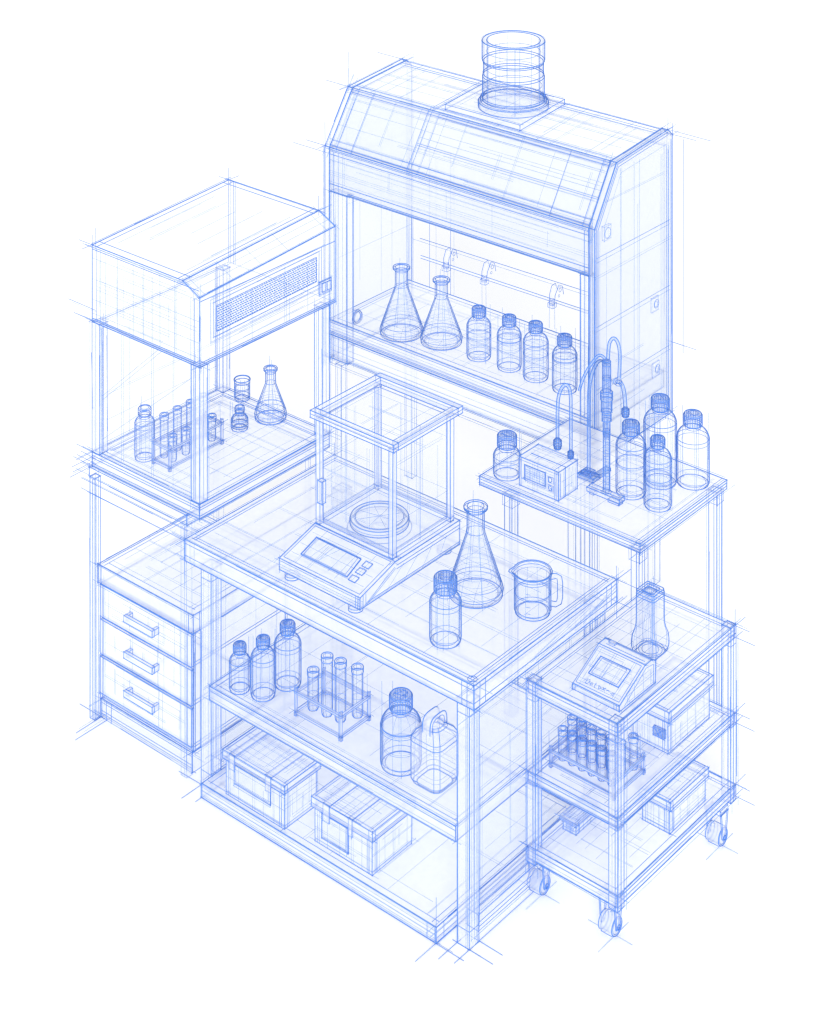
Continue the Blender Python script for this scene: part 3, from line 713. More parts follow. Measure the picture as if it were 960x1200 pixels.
def caster(x, y):
    m = MB(); r = .033; zc = r + .0015
    m.box((x - .032, y - .026, .122), (x + .032, y + .026, .138), w=.6, g=0)
    for a, b in ((x + .0285, x + .0335), (x - .0335, x - .0285)):
        m.prism([(y - .009, zc - .006), (y + .009, zc - .006), (y + .024, .121), (y - .018, .121)], 'x', a, b, w=.85, g=0)
    m.ring((x + .0345, y, zc), .008, .75, 14, 'x'); m.lathe((x, y, .138), [(.012, 0), (.012, .012)], 12)
    f = m.build('caster', 'frame', t)
    m = MB(); n = 40; h = .027
    def rg(rr, xx): return [(xx, y + rr * math.cos(2 * PI * i / n), zc + rr * math.sin(2 * PI * i / n)) for i in range(n)]
    m.loft([rg(r - .004, x - h), rg(r, x - h + .004), rg(r, x + h - .004), rg(r - .004, x + h)], True); m.loft([rg(.004, x - h), rg(r - .004, x - h)], False); m.loft([rg(r - .004, x + h), rg(.004, x + h)], False)
    for rr, xx, w in ((r - .003, x - h, .9), (r, x - h + .012, .4), (r - .003, x + h, 1.1), (r - .009, x + h + .0005, .5), (.008, x + h + .009, .8)):
        m.ring((xx, y, zc), rr, w, 36, 'x')
    # the two outline strokes across the tread
    ph = math.atan2((EYE.z - zc), (EYE.y - y))
    for a in (ph + PI / 2, ph - PI / 2):
        m.line((x - h + .004, y + r * math.cos(a), zc + r * math.sin(a)), (x + h - .004, y + r * math.cos(a), zc + r * math.sin(a)), .75)
    m.line((x + .02, y - .10, .002), (x + .02, y + .08, .002), .6, (0, 0), 2); m.line((x - .09, y, .002), (x + .09, y, .002), .6, (0, 0), 2)
    m.build('wheel', 'wheel', f)
for x, y in ((1.356, .388), (1.656, .388), (1.385, .995), (1.693, .995)): caster(x, y)

#@@GLASSWARE
def ribs(m, c, r, z0, z1, n=30, w=.62):
    for k_ in range(n):
        a = 2 * PI * k_ / n; x, y = c[0] + r * math.cos(a), c[1] + r * math.sin(a)
        m.line((x, y, z0), (x, y, z1), w, (0, 0), 1, .0003)

def bottle(label, x, y, z, r, h, rc, level=None, group=None, smooth_cap=False, nm='reagent_bottle'):
    t = thing(nm, label, 'bottle', (x, y, z), group)
    c = (x, y, z)
    ch = rc * (1.15 if not smooth_cap else 1.0)
    hb = h - ch                     # bottom of the cap
    nk = rc * .80
    sh = hb - max(.012, .35 * rc)   # where the shoulder meets the neck
    sb = sh - (r - nk) * 1.05       # where the shoulder starts
    prof = [(r * .80, .001), (r * .93, .003), (r * .985, .009), (r, .02), (r, sb * .5), (r, sb)]
    for k_ in range(1, 7):
        a = k_ / 6 * PI / 2
        prof.append((nk + (r - nk) * math.cos(a) * (1 - .10 * math.sin(2 * a)), sb + (sh - sb) * math.sin(a)))
    prof += [(nk, hb + .004)]
    m = MB(); m.lathe(c, prof, 44, mer=7, mw=.5, a0=R.random())
    m.contour(c, prof, .82)
    m.ring((x, y, z + .004), r * .95, .8, 44); m.ring((x, y, z + .010), r * .78, .5, 36, g=1); m.ring((x, y, z + .022), r * .99, .5, 40)
    m.ring((x, y, z + sb), r * 1.0, .6, 40, g=1); m.ring((x, y, z + sb - .016), r * 1.0, .5, 40)
    m.ring((x, y, z + sh), nk * 1.03, .6, 30); m.ring((x, y, z + hb - .003), nk * 1.12, .6, 30)
    inner = [(max(.001, a - .0045), b + .004) for a, b in prof[2:-1]]
    m.lathe(c, inner, 36); m.contour(c, inner[2:], .5)
    if level:
        m.ring((x, y, z + level), r * .97, .65, 40); m.ring((x, y, z + level - .006), r * .97, .5, 40, mat=2)
        for k_ in range(4): m.ring((x, y, z + R.uniform(.02, level)), r * R.uniform(.8, .97), .4, 30, mat=2)
    for k_ in range(3):
        a = R.uniform(0, 6.28); m.ghost((x + r * math.cos(a), y + r * math.sin(a), z), (x + r * math.cos(a), y + r * math.sin(a), z + h), .03)
    m.build('body', 'glass', t)
    m = MB()
    cp = [(rc * .97, hb), (rc, hb + .003), (rc, h - .004), (rc * .93, h)]
    m.lathe((x, y, z), cp, 36); m.contour((x, y, z), cp, .9)
    m.loft([[(x + q * math.cos(2 * PI * i / 36), y + q * math.sin(2 * PI * i / 36), z + h) for i in range(36)] for q in (rc * .93, .001)], False)
    for rr, zz, w in ((rc * 1.01, hb + .001, .9), (rc * 1.01, h - .003, .8), (rc * .93, h + .001, .75), (rc * .62, h + .001, .5)): m.ring((x, y, z + zz), rr, w, 34)
    if not smooth_cap:
        ribs(m, (x, y), rc * 1.01, z + hb + .003, z + h - .005, max(16, int(rc * 680)))
        for k_ in range(7):
            a = R.uniform(0, 6.28); b = a + R.uniform(1, 3)
            m.line((x + rc * .6 * math.cos(a), y + rc * .6 * math.sin(a), z + h + .0015), (x + rc * .6 * math.cos(b), y + rc * .6 * math.sin(b), z + h + .0015), .45)
    m.build('cap', 'cap' if not smooth_cap else 'glass', t)
    return t

def flask(label, x, y, z, r, h, rr, group=None):
    t = thing('erlenmeyer_flask', label, 'flask', (x, y, z), group)
    nr = rr * .74; nz = h * .72
    prof = [(r * .72, .001), (r * .90, .004), (r * .985, .012), (r, .024), (r * .97, .036), (nr * 1.06, nz - .006), (nr, nz + .012), (nr, h - .014), (rr * .85, h - .010), (rr, h - .006), (rr, h)]
    m = MB(); m.lathe((x, y, z), prof, 52, mer=8, mw=.5, a0=R.random())
    inn = [(max(.001, a - .007), b + .005) for a, b in prof[1:8]]
    m.lathe((x, y, z), inn, 44); m.contour((x, y, z), prof, .85); m.contour((x, y, z), inn[1:], .55)
    m.lathe((x, y, z), [(rr, h), (rr * .70, h), (rr * .70, h - .012)], 36, smooth=False)
    for q, zz, w in ((r * .97, .006, .9), (r * .80, .010, .55), (r * .99, .030, .45), (r * .9, .05, .5), (nr * 1.05, nz, .5), (rr, h, 1.), (rr * .70, h + .0005, .85), (rr, h - .007, .7), (nr * 1.04, h - .016, .6)):
        m.ring((x, y, z + zz), q, w, 52, g=1 if w < .6 else 0)
    for f in (.2, .3, .4, .55): m.ring((x, y, z + .03 + f * (nz - .03)), (r + (nr - r) * f) * .985, .4, 44, mat=2)
    for k_ in range(6):
        a = k_ * PI / 3 + R.uniform(-.2, .2); m.line((x, y, z + .004), (x + r * .9 * math.cos(a), y + r * .9 * math.sin(a), z + .004), .45, (0, 0), 2)
    for k_ in (-1, 1):
        a = .9 + k_ * PI / 2 * 1.0; m.ghost((x + r * math.cos(a), y + r * math.sin(a), z), (x + nr * math.cos(a), y + nr * math.sin(a), z + h + .02), .03)
    m.build('body', 'glass', t)
    return t

def beaker(label, x, y, z, r, h, spout=None, handle=False, level=.4):
    t = thing('beaker', label, 'beaker', (x, y, z))
    m = MB()
    def ringp(rad, zz, sp):
        out = []
        for i in range(52):
            a = 2 * PI * i / 52; q = rad
            if spout is not None and sp:
                d = (a - spout + PI) % (2 * PI) - PI; q += sp * math.exp(-(d / .22) ** 2)
            out.append((x + q * math.cos(a), y + q * math.sin(a), z + zz))
        return out
    prof = [(r * .82, .001, 0), (r * .95, .004, 0), (r, .014, 0), (r, h * .5, 0), (r, h - .016, 0), (r * 1.03, h - .006, r * .12), (r * 1.08, h, r * .24)]
    m.loft([ringp(*p) for p in prof], True)
    m.loft([ringp(a - .005, b + .003, c) for a, b, c in prof[1:]], True)
    m.contour((x, y, z), [(a, b) for a, b, c in prof], .95); m.contour((x, y, z), [(a - .005, b) for a, b, c in prof[2:5]], .5)
    m.tube(ringp(r * 1.08, h, r * .24), LR, 1, closed=True); m.tube(ringp(r * 1.0, h - .001, r * .16), LR * .8, 1, closed=True); m.tube(ringp(r * 1.04, h - .012, r * .1), LR * .6, 1, closed=True)
    for q, zz, w in ((.95, .005, .9), (.8, .009, .5), (1, .018, .5), (.98, h * level, .55), (.98, h * level * .92, .4), (1, h * .85, .4)): m.ring((x, y, z + zz), r * q, w, 48, g=1 if w < .6 else 0)
    for k_ in range(10):
        a = k_ * .63 + R.uniform(-.1, .1); m.line((x + r * math.cos(a), y + r * math.sin(a), z + .01), (x + r * math.cos(a), y + r * math.sin(a), z + h - .02), .55, (0, 0), 2)
    for k_ in range(4): m.line((x + r * 1.002 * math.cos(-1.3), y + r * 1.002 * math.sin(-1.3), z + .03 + k_ * .022), (x + r * 1.002 * math.cos(-1.05), y + r * 1.002 * math.sin(-1.05), z + .03 + k_ * .022), .5)
    m.build('body', 'glass', t)
    if handle:
        a = .70
        m = MB(); dx, dy = math.cos(a), math.sin(a)
        P = [(r * .98, h * .86), (r * 1.28, h * .88), (r * 1.46, h * .84), (r * 1.50, h * .72), (r * 1.50, h * .36), (r * 1.44, h * .24), (r * 1.26, h * .20), (r * .99, h * .22)]
        path = [(x + q * dx, y + q * dy, z + zz) for q, zz in P]
        m.tube(path, .0085, 0, n=10, smooth=True)
        for off in (-.0095, .0095):
            PP = []
            for i, (q, zz) in enumerate(P):
                q0, z0 = P[max(0, i - 1)]; q1, z1 = P[min(len(P) - 1, i + 1)]
                L = math.hypot(q1 - q0, z1 - z0); PP.append((q + (z1 - z0) / L * off, zz - (q1 - q0) / L * off))
            m.tube([(x + q * dx, y + q * dy, z + zz) for q, zz in PP], LR * .85)
        m.build('handle', 'glass', t)
    return t

ZH, ZE, ZS, ZB = .9245, 1.0415, .3945, .0565
G = 'glassware inside the fume hood'
flask('tallest conical flask in the fume hood, next to the round port', -.471, 1.790, ZH, .098, .306, .0387)
flask('second conical flask in the fume hood, between the taller flask and the capped bottles', -.279, 1.842, ZH, .094, .285, .0384)
bottle('capped reagent bottle standing beside the second flask in the fume hood', -.059, 1.836, ZH, .0534, .221, .0302, .10)
bottle('capped bottle second in the hood row, below the middle of the wall rail', .106, 1.842, ZH, .0527, .226, .0299, .13)
bottle('capped bottle third in the hood row, with a liquid line halfway up', .251, 1.842, ZH, .0545, .239, .0296, .11)
bottle('capped bottle at the end of the hood row, against the corner post', .411, 1.835, ZH, .0529, .231, .0310, .14)
# inside the glass enclosure
bottle('slim bottle with a smooth clear stopper beside the tube rack in the enclosure', -.352, .118, ZE, .0382, .198, .0249, None, None, True)
beaker('small beaker at the rear corner post inside the glass enclosure', -.405, .705, ZE, .0313, .085, None, False, .6)
bottle('tiny squat reagent bottle between beaker and flask inside the glass enclosure', -.236, .522, ZE, .0336, .090, .0188, .045, None, True)
flask('small conical flask standing alone on the glass enclosure floor', -.200, .662, ZE, .0640, .206, .0276)
# bench top
flask('large conical flask on the bench worktop beside the balance', 1.055, .417, .9015, .0987, .316, .0425)
bottle('capped reagent bottle on the bench worktop in front of the large flask', 1.150, .132, .9015, .0542, .222, .0394, None)
beaker('glass beaker with pouring spout and side handle on the bench corner', 1.275, .461, .9015, .0640, .146, 3.85, True, .52)
# bench shelf
bottle('smallest bottle of three at the end of the bench shelf, by the leg', .220, .068, ZS, .0384, .168, .0236)
bottle('middle-sized bottle between the smallest and the tallest on the bench shelf', .311, .098, ZS, .0450, .212, .0248)
bottle('tallest bottle of the three on the bench shelf, next to the tube rack', .334, .204, ZS, .0498, .228, .0278)
bottle('big wide capped bottle on the bench shelf beside the handled jug', .950, .131, ZS, .0714, .246, .0402, .14)
# side table
ZT = .9015
bottle('squat wide capped bottle at the table edge next to the meter box', .632, 1.146, ZT, .0540, .162, .0382)
bottle('half-filled capped bottle standing next to the electrode probe on the side table', 1.084, 1.349, ZT, .0581, .276, .0332, .125)
bottle('tallest capped bottle at the rear of the side table group', 1.125, 1.492, ZT, .0645, .335, .0360, None)
bottle('slimmest capped bottle at the front of the side table group', 1.216, 1.338, ZT, .0529, .264, .0276, .115)
bottle('broad capped bottle near the rear leg corner of the side table', 1.225, 1.572, ZT, .0645, .274, .0365, None)

def rsq(cx_, cy_, z, h, rad, n=8):
    """rounded square ring, h half-width, rad corner radius"""
    out = []
    for q, (sx, sy) in enumerate(((1, 1), (-1, 1), (-1, -1), (1, -1))):
        for i in range(n):
            a = q * PI / 2 + (i / (n - 1)) * PI / 2
            out.append((cx_ + sx * (h - rad) + rad * math.cos(a), cy_ + sy * (h - rad) + rad * math.sin(a), z))
    return out
# handled jug
x, y = 1.094, .142
t = thing('handled_jug', 'square-shouldered jug with a carrying loop on top, on the bench shelf against the leg', 'jug', (x, y, ZS))
m = MB()
JS = [(.052, .03, .001), (.062, .03, .006), (.068, .032, .02), (.068, .032, .10), (.068, .032, .150), (.066, .034, .166), (.056, .034, .184), (.040, .030, .194), (.030, .026, .198)]
RG = [rsq(x, y, ZS + c_, a, b) for a, b, c_ in JS]
m.loft(RG, True, cap1=True)
for i, w in ((0, 1.1), (1, .7), (2, .5), (4, .7), (5, .5), (7, .7), (8, .6)): m.tube(RG[i], LR * w, 1, closed=True)
for z_ in (.04, .055, .135): m.tube(rsq(x, y, ZS + z_, .067, .032), LR * .45, 2, closed=True)
for k_ in (0, 4, 8, 15, 20, 23, 26, 29): m.tube([r_[k_] for r_ in RG], LR * (1.2 if k_ in (4, 20) else .65), 1 if k_ in (4, 20, 26, 29) else 2)
m.build('body', 'frame', t)
m = MB(); hw = .017
def arch(ry, rz, n=17):
    out = []
    for i in range(n):
        a = PI * i / (n - 1); ca, sa = math.cos(a), math.sin(a)
        out.append((y + ry * math.copysign(abs(ca) ** .6, ca), ZS + .182 + rz * abs(sa) ** .5))
    return out
oa, ia = arch(.046, .056), arch(.034, .044)
secs = [[(x - hw, o[0], o[1]), (x + hw, o[0], o[1]), (x + hw, q[0], q[1]), (x - hw, q[0], q[1])] for o, q in zip(oa, ia)]
m.loft(secs, True, cap0=True, cap1=True)
for k_, w in ((0, 1.), (1, 1.1), (2, .7)): m.tube([q[k_] for q in secs], LR * w)
m.tube(secs[0], LR * .6, closed=True)
m.build('handle', 'white', t)
# square-necked flask on the cart
x, y, z = 1.585, .735, .7615
t = thing('square_flask', 'tall clear flask with square neck and bulging foot on top of the cart', 'flask', (x, y, z))
m = MB()
VS = [(.044, .018, .001), (.050, .019, .008), (.0535, .020, .024), (.0535, .020, .042), (.051, .018, .062), (.0435, .013, .082), (.0392, .009, .100), (.0382, .008, .120), (.038, .008, .175), (.038, .008, .207), (.036, .008, .218)]
RG = [rsq(x, y, z + c_, a, b) for a, b, c_ in VS]
m.loft(RG, True)
for i, w in ((0, .8), (1, .45), (9, .7), (10, .9)): m.tube(RG[i], LR * w, 1, closed=True)
m.tube(rsq(x, y, z + .219, .026, .008), LR * .8, 1, closed=True); m.tube(rsq(x, y, z + .198, .039, .012), LR * .7, 1, closed=True); m.tube(rsq(x, y, z + .212, .020, .008), LR * .7, 1, closed=True)
m.loft([rsq(x, y, z + .218, .037, .012), rsq(x, y, z + .218, .026, .008), rsq(x, y, z + .15, .026, .008)], False)
for q in (.05, .042, .03): m.ring((x, y, z + .008), q, .55, 36, g=1)
for k_ in (26, 29, 4, 20): m.tube([r_[k_] for r_ in RG], LR * (.9 if k_ in (4, 20) else .7))
for k_ in (0, 7, 8, 15, 16, 23, 24, 31, 12): m.tube([r_[k_] for r_ in RG], LR * .6, 2)
m.build('body', 'glass', t)

#@@RACKS
def rack(label, x0, y0, x1, y1, z, h):
    t = thing('tube_rack', label, 'test tube rack', ((x0 + x1) / 2, (y0 + y1) / 2, z))
    b = .0075
    for zz, nm in ((z + .016, 'lower_frame'), (z + h, 'upper_frame')):
        m = MB()
        for a, c in (((x0, y0), (x1, y0 + b)), ((x0, y1 - b), (x1, y1)), ((x0, y0 + b), (x0 + b, y1 - b)), ((x1 - b, y0 + b), (x1, y1 - b))):
            m.box((*a, zz - b), (*c, zz), w=.62, g=0)
        for a, c in (((x0, y0), (x1, y0)), ((x1, y0), (x1, y1)), ((x0, y1), (x1, y1)), ((x0, y0), (x0, y1))): m.ghost((*a, zz), (*c, zz), .03)
        if nm == 'lower_frame':
            m.face([(x0, y0, zz - .005), (x1, y0, zz - .005), (x1, y1, zz - .005), (x0, y1, zz - .005)])
        m.build(nm, 'white', t)
    for x, y in ((x0, y0), (x1 - b, y0), (x0, y1 - b), (x1 - b, y1 - b)):
        m = MB(); m.box((x, y, z), (x + b, y + b, z + h + .012), w=.62, g=0); m.box((x - .001, y - .001, z), (x + b + .001, y + b + .001, z + .012), w=.6, g=0)
        m.ghost((x, y, z), (x, y, z + h + .05)); m.build('post', 'white', t)
    return t

def tube_mesh(h, r, at):
    t_ = thing('test_tube', '', 'test tube', (0, 0, 0))
    m = MB()
    prof = [(.001, .0005)] + [(r * math.sin(a), r - r * math.cos(a)) for a in (.4, .8, 1.2, PI / 2)] + [(r, h * .5), (r, h - .022), (r * 1.1, h - .018), (r * 1.12, h)]
    m.lathe((0, 0, 0), prof, 26, mer=3, mw=.45, a0=.4)
    m.lathe((0, 0, 0), [(max(.001, a - .0035), b + .003) for a, b in prof[2:7]], 20)
    m.contour((0, 0, 0), prof, .75 if r < .0148 else 1., at)
    for q, zz, w in ((1.12, h, 1.), (.72, h, .6), (1.1, h - .018, .75), (.8, r * .6, .4), (1.0, h * .42, .4)): m.ring((0, 0, zz), r * q, w, 24)
    m.build('body', 'glass', t_)
    return t_

def copy_thing(o, loc, label, group):
    c = o.copy(); COL.objects.link(c); c.location = loc; c['label'] = label
    if group: c['group'] = group
    for ch in o.children:
        d = ch.copy(); COL.objects.link(d); d.parent = c
    return c

def tubes(spots, group):
    protos = {}
    for x, y, z, h, r, label in spots:
        if (h, r) not in protos:
            o = tube_mesh(h, r, (x, y, z)); o.location = (x, y, z); o['label'] = label; o['group'] = group; protos[(h, r)] = o
        else:
            copy_thing(protos[(h, r)], (x, y, z), label, group)

rack('open wire tube rack holding four tall tubes on the bench shelf', .478, .090, .705, .248, ZS, .088)
g = 'test tubes in the rack on the bench shelf'
tubes([(.528, .135, ZS + .014, .150, .0190, 'short test tube at the bottle end of the bench shelf rack'),
       (.590, .142, ZS + .014, .222, .0190, 'tallest test tube in the bench shelf rack'),
       (.648, .150, ZS + .014, .222, .0190, 'tall test tube third along the bench shelf rack'),
       (.678, .208, ZS + .014, .186, .0190, 'test tube nearest the big bottle in the bench shelf rack')], g)
rack('wire tube rack standing across the floor of the glass enclosure', -.302, .112, -.203, .398, ZE, .085)
g = 'test tubes in the rack inside the glass enclosure'
E_ = []
names = ('first', 'second', 'third', 'last')
for i in range(4):
    yy = .150 + i * .070
    E_.append((-.228, yy, ZE + .014, .104, .0150, '%s short tube in the near row of the enclosure rack, counted from the bottle' % names[i]))
for i in range(4):
    yy = .150 + i * .070
    E_.append((-.276, yy, ZE + .014, .170, .0150, '%s tall tube in the far row of the enclosure rack, counted from the bottle' % names[i]))
tubes(E_, g)
ZM = .4515
rack('crowded wire tube rack on the middle shelf of the cart', 1.402, .388, 1.672, .572, ZM, .058)
g = 'test tubes in the rack on the cart'
E_ = []
ordn = ('first', 'second', 'third', 'fourth', 'fifth', 'sixth')
for i in range(6):
    E_.append((1.432 + i * .041, .425, ZM + .014, .112 , .0145, '%s tube in the front row of the cart rack, counted from the bench side' % ordn[i]))
for i in range(6):
    E_.append((1.432 + i * .041, .480, ZM + .014, .124 if i != 1 else .134, .0145, '%s tube in the rear row of the cart rack, counted from the bench side' % ordn[i]))
E_.append((1.645, .542, ZM + .014, .118, .0145, 'lone test tube standing behind the two rows in the cart rack'))
tubes(E_, g)

#@@BOXES
def storage(label, x0, y0, x1, y1, z, h, lid, straps=(), panel=None, clip=None, nm='storage_box', ww=1.):
    t = thing(nm, label, 'storage box', ((x0 + x1) / 2, (y0 + y1) / 2, z))
    e = .009
    m = MB(); m.box((x0 + e, y0 + e, z), (x1 - e, y1 - e, z + h - lid - .001), w=.8 * ww, g=1, over=.03)
    for d in (.014, .022):
        m.line((x1 - e - d, y0 + e - .0012, z), (x1 - e - d, y0 + e - .0012, z + h - lid), .55); m.line((x1 - e + .0012, y0 + e + d, z), (x1 - e + .0012, y0 + e + d, z + h - lid), .5)
        m.line((x0 + e + d, y0 + e - .0012, z), (x0 + e + d, y0 + e - .0012, z + h - lid), .5, (0, 0), 2)
    m.line((x0 + e, y0 + e - .0012, z + .012), (x1 - e, y0 + e - .0012, z + .012), .5); m.line((x1 - e + .0012, y0 + e, z + .012), (x1 - e + .0012, y1 - e, z + .012), .5)
    m.hatch((x0 + e, y0 + e - .0012, z), (x1 - x0 - .012, 0, 0), (0, 0, h - lid), 6, 3); m.hatch((x1 - e + .0012, y0 + e, z), (0, y1 - y0 - .012, 0), (0, 0, h - lid), 5, 3)
    m.build('body', 'white', t)
    m = MB(); m.box((x0, y0, z + h - lid), (x1, y1, z + h), w=.85 * ww, g=1, over=.02, inset=.012, iw=.5 * ww)
    m.line((x0, y0 - .001, z + h - lid * .6), (x1, y0 - .001, z + h - lid * .6), .5); m.line((x1 + .001, y0, z + h - lid * .6), (x1 + .001, y1, z + h - lid * .6), .5)
    for x in (x1 - .016,): m.line((x, y0 - .001, z + h - lid), (x, y0 - .001, z + h), .6)
    m.line((x1 + .001, y0 + .014, z + h - lid), (x1 + .001, y0 + .014, z + h), .6)
    m.hatch((x0, y0, z + h + .0013), (x1 - x0, 0, 0), (0, y1 - y0, 0), 8, 6)
    m.build('lid', 'top', t)
    for x, w_ in straps:
        m = MB(); m.box((x, y0 - .003, z + h + .0015), (x + w_, y1, z + h + .005), w=.5, g=0); m.box((x, y0 - .006, z + h - lid - .02), (x + w_, y0 - .0025, z + h + .005), w=.5, g=0)
        m.build('strap', 'frame', t)
    if panel:
        px0, px1, pz0, pz1 = panel
        m = MB(); m.box((px0, y0 + e - .005, pz0), (px1, y0 + e - .0015, pz1), w=.7, g=1, over=.01)
        m.line((px0 + .008, y0 + e - .0062, pz0 + .008), (px1 - .008, y0 + e - .0062, pz0 + .008), .5); m.line((px1 - .008, y0 + e - .0062, pz0 + .008), (px1 - .008, y0 + e - .0062, pz1), .5)
        m.build('label_panel', 'clear', t)
    if clip:
        cx0, cx1, cz0, cz1 = clip
        m = MB(); m.box((cx0, y0 - .006, cz0), (cx1, y0 + .004, cz1), w=.7, g=1, over=.01)
        for k_ in range(6): m.line((cx0 + R.uniform(0, cx1 - cx0), y0 - .0072, cz0), (cx0 + R.uniform(0, cx1 - cx0), y0 - .0072, cz1), .5)
        m.build('latch', 'cap', t)
    return t
storage('strapped storage box on the lowest bench shelf, below the three small bottles', .222, -.022, .535, .165, ZB, .162, .030, ((.262, .026), (.445, .026)), (.28, .46, .115, .185))
storage('storage box under the big bottle and jug on the lowest bench shelf', .640, .006, .928, .235, ZB, .158, .036, ((.70, .03), (.82, .018)), (.685, .81, .085, .172))
storage('deep lidded box with a clasp at its corner on the middle shelf of the cart', 1.520, .700, 1.685, .985, ZM, .150, .036, (), None, (1.625, 1.668, .505, .535))
storage('plain lidded box on the bottom shelf of the cart', 1.575, .680, 1.705, .925, .1935, .116, .030)
storage('small shallow box near the bench-side post on the bottom shelf of the cart', 1.392, .462, 1.462, .600, .1935, .048, .012, ww=.55)

#@@METERS
t = thing('benchtop_meter', 'boxy benchtop meter with small screen and two lettered keys on the side table', 'meter', (.805, 1.185, ZT))
mx0, mx1, my0, my1, mz1 = .712, .902, 1.122, 1.245, 1.012
m = MB(); m.box((mx0, my0, ZT), (mx1, my1, mz1), w=1., g=1, over=.03)
for x in (mx0 + .01, mx1 - .018, mx1 - .010): m.line((x, my0 - .0012, ZT), (x, my0 - .0012, mz1), .6)
m.line((mx1 + .0012, my0 + .01, ZT + .008), (mx1 + .0012, my0 + .01, mz1 - .006), .6); m.line((mx1 + .0012, my0 + .045, ZT), (mx1 + .0012, my0 + .045, mz1), .8)
m.line((mx0, my0 - .0012, mz1 - .010), (mx1, my0 - .0012, mz1 - .010), .5); m.line((mx0 + .02, my0 + .05, mz1 + .001), (mx1, my0 + .05, mz1 + .001), .9); m.line((mx1 - .022, my0, mz1 + .001), (mx1 - .022, my1, mz1 + .001), .6)
m.line((mx0 + .06, my0 + .02, mz1 + .001), (mx0 + .06, my0 + .05, mz1 + .001), .5); m.line((mx0 + .03, my1 - .015, mz1 + .001), (mx1 - .03, my1 - .015, mz1 + .001), .5)
m.line((mx0 + .01, my0 - .0012, ZT + .03), (mx0 + .03, my0 - .0012, ZT + .03), .8)
m.hatch((mx1 + .0012, my0, ZT), (0, .12, 0), (0, 0, .11), 7, 2); m.hatch((mx0, my0 - .0012, ZT), (.19, 0, 0), (0, 0, .11), 5, 3); m.hatch((mx0, my0, mz1 + .001), (.19, 0, 0), (0, .12, 0), 3, 4)
m.build('housing', 'white', t)
m = MB(); m.box((.740, my0 - .004, .938), (.840, my0 - .0015, .990), w=.85, g=1, over=.008)
m.line((.74, my0 - .006, .932), (.842, my0 - .006, .932), .6); m.hatch((.742, my0 - .0055, .94), (.095, 0, 0), (0, 0, .048), 5, 4, .6)
m.build('screen', 'panel', t)
def strokes(m, glyph, ox, oz, w, h, y, lw=.9):
    for st in glyph: m.tube([(ox + u * w, y, oz + v * h) for u, v in st], LR * lw)
GD = [[(0, 0), (0, 1), (.6, 1), (1, .75), (1, .25), (.6, 0), (0, 0)]]
GG = [[(1, .85), (.7, 1), (.25, 1), (0, .7), (0, .3), (.3, 0), (.75, 0), (1, .2), (1, .5), (.6, .5)]]
GI = [[(1.25, 0), (1.25, 1)]]
for gl, zz in (([GD], .962), ([GG, GI], .930)):
    m = MB(); y_ = my0 - .003
    m.box((.853, my0 - .0025, zz - .003), (.879, my0 - .0012, zz + .021), w=.35, g=0)
    for g_ in gl: strokes(m, g_, .857, zz, .015 if len(gl) == 1 else .013, .018, y_)
    m.build('key', 'frame', t)

def cord(name, label, path, r, cat='cable', ends=()):
    t = thing(name, label, cat, path[0])
    # smooth the path
    P = [Vector(p) for p in path]
    for _ in range(2):
        Q = [P[0]]
        for a, b in zip(P, P[1:]): Q += [a.lerp(b, .25), a.lerp(b, .75)]
        Q.append(P[-1]); P = Q
    m = MB(); m.tube(P, r, 0, n=10, smooth=True, cap=True)
    rt = Vector((.761, .648, 0)); u = Vector((0, 0, 1))
    for sgn in (-1, 1):
        L = []
        for i, p in enumerate(P):
            d = P[min(i + 1, len(P) - 1)] - P[max(0, i - 1)]
            a, b = d.dot(rt), d.dot(u); n = math.hypot(a, b) or 1
            L.append(p + (rt * (-b / n) + u * (a / n)) * r * sgn)
        m.tube(L, LR * 1.05)
    m.build('cord', 'cable', t)
    for p, rr, hh in ends:
        m = MB(); p = Vector(p)
        m.lathe(p, [(.001, -hh * .5), (rr * .7, -hh * .45), (rr, -hh * .15), (rr, hh * .2), (rr * .6, hh * .5), (.001, hh * .55)], 16, mer=10, mw=.8, mmat=1)
        for k_ in range(4): m.ring((p.x, p.y, p.z - hh * .35 + k_ * hh * .22), rr * (1.04 if k_ else .9), .75, 16)
        m.build('connector', 'cable', t)
    return t
cord('looped_cable', 'short looped cable above the boxy meter with a beaded plug on its free end',
     [(.840, 1.200, 1.085), (.840, 1.200, 1.140), (.840, 1.200, 1.224), (.844, 1.203, 1.267), (.854, 1.212, 1.296), (.864, 1.221, 1.306), (.874, 1.229, 1.296), (.879, 1.233, 1.267), (.879, 1.234, 1.207), (.879, 1.234, 1.123), (.879, 1.234, 1.040)],
     .0055, 'cable', [((.840, 1.200, 1.072), .016, .044), ((.879, 1.234, 1.030), .012, .032)])
tc_ = cord('clamped_tubing', 'upright tubing curving from a clip base on the table towards the electrode probe',
     [(.888, 1.342, .915), (.888, 1.342, 1.035), (.888, 1.343, 1.203), (.890, 1.344, 1.268), (.898, 1.346, 1.305), (.915, 1.342, 1.345), (.945, 1.325, 1.385), (.990, 1.295, 1.410), (1.026, 1.264, 1.418)],
     .0058, 'tubing')
m = MB(); m.box((.850, 1.318, ZT), (.926, 1.366, ZT + .014), w=.9, g=1, over=.01); m.box((.868, 1.326, ZT + .0145), (.908, 1.358, ZT + .030), w=.8, g=0)
for k_ in range(7): m.line((.852 + R.uniform(0, .07), 1.32, ZT + .0155), (.852 + R.uniform(0, .07), 1.364, ZT + .0155), .7)
m.box((.900, 1.367, ZT), (.925, 1.440, ZT + .012), w=.8, g=0)
m.build('clip_base', 'cap', tc_)
